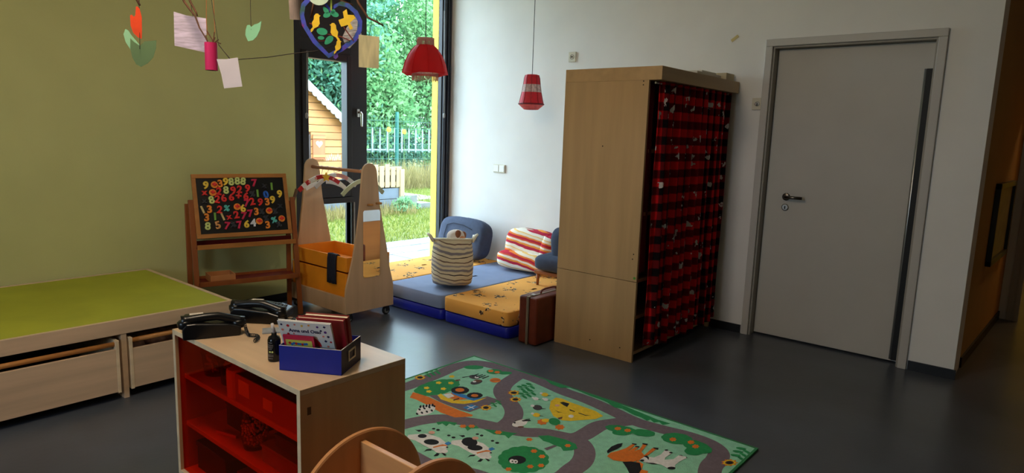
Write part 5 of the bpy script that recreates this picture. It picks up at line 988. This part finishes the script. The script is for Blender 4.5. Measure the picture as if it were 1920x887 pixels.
# grass blades
def blades(name, label, n, area, h0, h1, mat, seed, lean=.5):
    rg = np.random.default_rng(seed); x0, x1, y0, y1 = area
    x = rg.uniform(x0, x1, n); y = rg.uniform(y0, y1, n); a = rg.uniform(0, 6.283, n); h = rg.uniform(h0, h1, n); w_ = rg.uniform(.004, .009, n)*(1+h*1.5)
    lx = rg.normal(0, lean, n)*h; ly = rg.normal(0, lean, n)*h; v = np.zeros((n, 3, 3))
    v[:, 0] = np.stack([x-w_*np.cos(a), y-w_*np.sin(a), np.full(n, -.061)], 1); v[:, 1] = np.stack([x+w_*np.cos(a), y+w_*np.sin(a), np.full(n, -.061)], 1); v[:, 2] = np.stack([x+lx, y+ly, h-.06], 1)
    me = bpy.data.meshes.new(name); me.from_pydata(v.reshape(-1, 3).tolist(), [], np.arange(3*n).reshape(n, 3).tolist()); me.materials.append(mat)
    o = bpy.data.objects.new(name, me); COL.objects.link(o); tag(o, label, 'grass', kind='stuff'); return o
lg = leafmat('grass_blades', (84, 108, 40), (150, 150, 80)); dg_ = leafmat('dry_grass_blades', (116, 108, 66), (166, 150, 100))
blades('lawn_grass', 'short mown grass of the lawn', 45000, (4.6, 12.5, 6.78, 13.8), .03, .09, lg, 1)
blades('dry_grass', 'tall dry grass along the wire fence', 9000, (6.5, 16, 12.9, 14.6), .15, .8, dg_, 2, .25)
blades('house_grass', 'longer yellow grass at the foot of the wooden playhouse', 2500, (3.5, 8.2, 9.0, 9.9), .08, .28, dg_, 3, .3)
# wooden playhouse
HY = 10.0; hx1 = on(1, HY, 646, 300).x; hx0 = hx1-2.3; apx = (hx0+hx1)/2; ez_, ax_ = 1.52, 2.42
ph_ = thing('playhouse', 'small wooden garden playhouse with a heart shutter', 'playhouse', (apx, HY+.8, -.06))
plm = wood('larch_plank', (184, 128, 78), 'x', .7, .16, 6)
MB().box(hx0-.1, hx1+.1, HY-.03, HY+1.6, -.06, .12).build('plinth', M('grey_plinth', (104, 112, 120), .8, .08), ph_)
nb = 19; z0 = .12; hb = .125
wx0, wx1, wz0, wz1 = on(1, HY, 560, 275).x, on(1, HY, 583.5, 275).x, on(1, HY, 583, 297).z, on(1, HY, 583, 252).z
def halfw(z): return 1.15 if z <= ez_ else max(0, 1.15*(ax_-z)/(ax_-ez_))
for k in range(nb):
    za, zb = z0+k*hb, z0+(k+1)*hb; wa, wb = halfw(za), halfw(zb)
    if wb <= .05: break
    def plank(xa0, xa1, xb0, xb1):
        q = [(xa0, HY, za+.004), (xa1, HY, za+.004), (xb1, HY, zb-.002), (xb0, HY, zb-.002)]
        MB().prism(q, (0, .03, 0)).build('plank', plm, ph_, bevel=.012)
    if zb > wz0 and za < wz1:
        plank(apx-wa, wx0, apx-wb, wx0); plank(wx1, apx+wa, wx1, apx+wb)
    else: plank(apx-wa, apx+wa, apx-wb, apx+wb)
MB().box(hx0, hx1, HY+1.5, HY+1.53, .12, ez_).build('rear_wall', plm, ph_); MB().box(hx1-.03, hx1, HY+.03, HY+1.5, .12, ez_).build('side_wall', plm, ph_); MB().box(hx0, hx0+.03, HY+.03, HY+1.5, .12, ez_).build('side_wall', plm, ph_)
MB().box(hx1-.05, hx1+.02, HY-.025, HY+.04, .10, ez_).build('corner_post', plm, ph_, bevel=.005)
for sgn in (1, -1):
    n_ = Vector((sgn*(ax_-ez_), 0, 1.15)).normalized(); A0 = Vector((apx, HY-.14, ax_+.03)); B0 = Vector((apx+sgn*1.34, HY-.14, ax_+.03-1.34*(ax_-ez_)/1.15))
    MB().prism([A0, B0, B0+Vector((0, 1.85, 0)), A0+Vector((0, 1.85, 0))], tuple(n_*.03)).build('roof', M('grey_roof_felt', (118, 128, 118), .9, .1), ph_)
    pts = [A0+n_*.03, B0+n_*.03]; m_ = 15
    low_ = [B0.lerp(A0, k/(m_*6))+n_*(-.075-.03*abs(math.sin(math.pi*k/6))) for k in range(m_*6+1)]
    MB().prism(pts+low_, (0, -.02, 0)).build('bargeboard', M('white_bargeboard', (170, 164, 160), .7, .05), ph_)
MB().box(wx0, wx1, HY+.012, HY+.02, wz0, wz1).build('dark_window', M('dark_house_inside', (74, 62, 58), .5, .1), ph_)
MB().box(wx0-.03, wx1+.03, HY-.04, HY+.0, wz0-.03, wz0).build('window_sill', plm, ph_)
sa, sb = wx1+.02, on(1, HY, 608, 275).x
sh_ = MB().box(sa, sb, HY-.03, HY-.008, wz0-.02, wz1-.0).build('shutter', wood('shutter_red_larch', (176, 104, 68), 'z', .7, .1), ph_, bevel=.004)
for zq in (wz0+.02, wz1-.07): MB().box(sa-.01, sb+.01, HY-.045, HY-.03, zq, zq+.04).build('batten', MATS['larch_plank'], sh_)
hc = ((sa+sb)/2, wz1-.16); ht = []
for k in range(24):
    a = 2*math.pi*k/24; ht.append((hc[0]+.0042*16*math.sin(a)**3, HY-.034, hc[1]+.0042*(13*math.cos(a)-5*math.cos(2*a)-2*math.cos(3*a)-math.cos(4*a))))
MB().prism(ht, (0, .003, 0)).build('heart_cutout', M('pale_heart', (190, 174, 160), .6, .05), sh_)
chk = M('chalk_white', (240, 236, 226), .9, .02); pc0 = on(1, HY-.002, 606, 300); dr = MB(); rnd = random.Random(11)
for k in range(9):
    x = pc0.x+.045*k-.03; zz = pc0.z+.02*math.sin(k*2)
    dr.tube([(x, HY-.004, zz), (x+.02, HY-.004, zz+.09), (x+.035, HY-.004, zz)], .004, 4)
dr.build('chalk_drawing', chk, ph_)
# pallet planter
PYp = 9.75; px0 = on(1, PYp, 690, 340).x; px1 = on(1, PYp, 754, 340).x; zt1 = on(1, PYp, 720, 306).z; zb1 = on(1, PYp, 720, 352).z
pal = thing('pallet_planter', 'raised planter of pale pallet wood on grey blocks', 'planter', ((px0+px1)/2, PYp+.4, -.06))
pw = wood('pallet_wood', (168, 144, 110), 'z', .85, .15, 7); wp = (px1-px0)/6.2
for k in range(6):
    x = px0+k*(px1-px0)/6; h_ = zt1+random.uniform(-.06, .05)-.06*(k/6)
    MB().box(x, x+wp*.78, PYp, PYp+.02, zb1, h_).build('slat', pw, pal, bevel=.003)
for k in range(4): MB().box(px1, px1+.02, PYp+.05+.2*k, PYp+.17+.2*k, zb1, zt1-.1-.02*(k % 2)).build('slat', pw, pal, bevel=.003)
for zz in (zb1+.03, (zb1+zt1)/2, zt1-.14): MB().box(px0, px1, PYp+.02, PYp+.045, zz, zz+.07).build('rail', pw, pal)
MB().box(px1-.05, px1+.045, PYp-.02, PYp+.06, .05, zt1-.12).build('corner_post', pw, pal, bevel=.004)
MB().box(px0, px1-.02, PYp+.05, PYp+.85, zb1, zt1-.12).build('soil_box', M('dark_soil', (70, 60, 48), .95, .2), pal)
gb = M('grey_block', (100, 108, 118), .8, .08)
for (xa, xb, za, zb) in ((px0+.02, px1-.06, .16, zb1-.02), (px0-.02, px1-.02, -.06, .15)): MB().box(xa, xb, PYp+.02, PYp+.8, za, zb).build('base_block', gb, pal, bevel=.006)
tag(MB().box(px1+.06, px1+.30, PYp-.1, PYp+.3, -.06, .22).build('concrete_block', M('weathered_concrete', (112, 112, 108), .9, .15), bevel=.01), 'weathered concrete block right of the pallet planter', 'block')
tag(MB().box(px1+.32, px1+.62, PYp-.15, PYp+.2, -.06, .06).build('paving_slab', MATS['weathered_concrete'], bevel=.01), 'low grey slab on the lawn beside the block', 'slab')
# wire fence
FYf = 14.0; fen = thing('wire_fence', 'green wire mesh fence behind the lawn', 'fence', (12, FYf, -.06)); gw = M('fence_green', (24, 92, 80), .5, .1)
fxp = on(1, FYf, 744.5, 250).x; ztp = on(1, FYf, 745, 210).z
for k in (-2, -1, 0, 1, 2): MB().box(fxp+2.5*k-.04, fxp+2.5*k+.04, FYf-.03, FYf+.03, -.06, ztp).build('post', gw, fen, bevel=.006)
wm = MB()
for z in np.arange(.1, ztp-.1, .2): wm.box(fxp-5, fxp+5, FYf-.036, FYf-.030, z, z+.008)
for x in np.arange(fxp-5, fxp+5, .1): wm.box(x, x+.0045, FYf-.04, FYf-.036, -.02, ztp-.12)
o = wm.build('wire_mesh', M('fence_wire_green', (62, 104, 92), .5, .1), fen); o['kind'] = 'stuff'
pk_ = thing('picket_fence', 'white picket fence glimpsed beyond the wire fence', 'fence', (14, 14.55, -.06)); wpk = M('white_picket', (136, 148, 148), .7, .05)
for k in range(26):
    x = 10.6+.26*k; pz = on(1, 14.55, 790, 243).z; MB().prism([(x, 14.55, .85), (x+.045, 14.55, .85), (x+.045, 14.55, pz-.05), (x+.022, 14.55, pz+.02), (x, 14.55, pz-.05)], (0, .02, 0)).build('picket', wpk, pk_)
MB().box(10.5, 17.4, 14.57, 14.60, .90, .94).build('rail', wpk, pk_)
# trees and shrubs
def foliage(name, label, c, rad, n, size, mat, seed, trunk=True, clumps=26, cat='tree', group='trees beyond the fence'):
    rg = np.random.default_rng(seed); t = thing(name, label, cat, (c[0], c[1], -.06), group)
    u = rg.normal(size=(clumps, 3)); u /= np.linalg.norm(u, axis=1)[:, None]; cc = u*rg.uniform(.35, .95, (clumps, 1))*np.array(rad)*.85+np.array(c)
    k = rg.integers(0, clumps, n); p = cc[k]+rg.normal(size=(n, 3))*np.array(rad)*.17
    p[:, 2] = np.maximum(p[:, 2], .0)
    d = rg.normal(size=(n, 3)); d /= np.linalg.norm(d, axis=1)[:, None]; e = np.cross(d, rg.normal(size=(n, 3))); e /= np.linalg.norm(e, axis=1)[:, None]; s_ = size*rg.uniform(.6, 1.4, (n, 1))
    v = np.stack([p-d*s_, p+e*s_*.45, p+d*s_, p-e*s_*.45], 1).reshape(-1, 3)-np.array((c[0], c[1], -.06))
    me = bpy.data.meshes.new('leaves'); me.from_pydata(v.tolist(), [], np.arange(4*n).reshape(n, 4).tolist()); me.materials.append(mat)
    o = bpy.data.objects.new('leaves', me); COL.objects.link(o); o.parent = t; o['kind'] = 'stuff'
    if trunk:
        tk_ = MB(); tk_.tube([(c[0], c[1], -.06), (c[0]+.1, c[1], c[2]*.5), (c[0], c[1]+.1, c[2]+rad[2]*.4)], [.16, .12, .05], 8)
        for q in range(6): tk_.tube([(c[0], c[1], c[2]*.5+.2*q), tuple(cc[q])], [.05, .02], 6)
        tk_.build('trunk', M('grey_bark', (86, 74, 60), .9, .2), t)
    return t
l1 = leafmat('leaf_light', (84, 136, 84), (146, 186, 128), .45); l2 = leafmat('leaf_mid', (58, 108, 68), (116, 164, 108), .4); l3 = leafmat('leaf_blue', (58, 104, 82), (112, 158, 132), .4)
spec_ = [((9.0, 16.5, 3.2), (2.0, 1.8, 3.4), l2, 'tree behind the playhouse roof'), ((11.5, 17.0, 4.0), (2.2, 2.0, 4.2), l3, 'tall blue green tree left of the fence post'), ((13.6, 18.5, 4.4), (2.4, 2.0, 4.6), l2, 'tall tree seen through the middle of the big pane'), ((15.8, 17.2, 3.6), (2.2, 1.8, 3.6), l1, 'light green tree by the right window edge'), ((18.0, 19.0, 4.5), (2.5, 2.0, 4.6), l2, 'tree farthest to the right beyond the fence'), ((12.6, 15.9, 2.4), (1.7, 1.0, 2.2), l1, 'light green bush tree right behind the fence post'), ((7.0, 18.5, 4.2), (2.6, 2.0, 4.6), l3, 'dark tree farthest to the left behind the playhouse'), ((15.0, 21.5, 6.0), (4.5, 1.5, 5.5), l3, 'broad dark tree closing the view at the back'), ((9.5, 21.5, 6.0), (4.5, 1.5, 5.5), l2, 'broad green tree closing the view behind the playhouse')]
for i, (c, rad, m, lab) in enumerate(spec_): foliage('garden_tree', lab, c, rad, 15000 if i < 7 else 14000, .08 if i < 7 else .14, m, 30+i, clumps=40)
for i, (c, rad, m, lab, n) in enumerate((((10.3, 15.7, .9), (1.3, .5, 1.1), l2, 'low bush behind the fence left of its post', 3500), ((12.9, 15.7, .8), (1.4, .5, 1.0), l3, 'low bush behind the fence right of its post', 3500), ((15.2, 15.7, .9), (1.3, .5, 1.1), l1, 'low bush behind the fence at the right', 3500), ((8.0, 15.2, .9), (1.3, .5, 1.0), l2, 'low bush behind the fence by the playhouse', 3000))):
    foliage('garden_bush', lab, c, rad, n, .07, m, 60+i, False, 16, 'bush', 'bushes behind the fence')
foliage('weed_clump', 'leafy weeds in front of the pallet planter', (px0+.55, PYp-.35, .06), (.42, .2, .16), 500, .05, leafmat('leaf_weed', (90, 140, 96), (150, 186, 140), .4), 80, False, 8, 'plant', 'weeds')
for i, (u, v) in enumerate(((728, 243), (757, 247))):
    c = on(1, 14.3, u, v); fl_ = thing('yellow_flower', ('yellow flower head left of the green fence post', 'yellow flower head right of the green fence post')[i], 'flower', (c.x, c.y, -.06), 'yellow flowers at the fence')
    MB().tube([(c.x, c.y, -.06), (c.x+.03, c.y, c.z)], .01, 6).build('stem', M('flower_stem', (86, 120, 60), .8, .1), fl_)
    hd = MB()
    for k in range(14):
        a = 2*math.pi*k/14; hd.soft(.035, .01, .015, .8, .8, T=rotT((c.x+.05*math.cos(a), c.y-.02, c.z+.045*math.sin(a)), 0, 0, -a), nu=8, nv=5)
    hd.soft(.03, .02, .03, .9, .9, T=Matrix.Translation((c.x, c.y-.02, c.z)), nu=10, nv=6)
    hd.build('flower_head', M('yellow_petals', (206, 172, 50), .7, .1), fl_, smooth=True)
for o in bpy.data.objects:
    if '_w' in o: del o['_w']
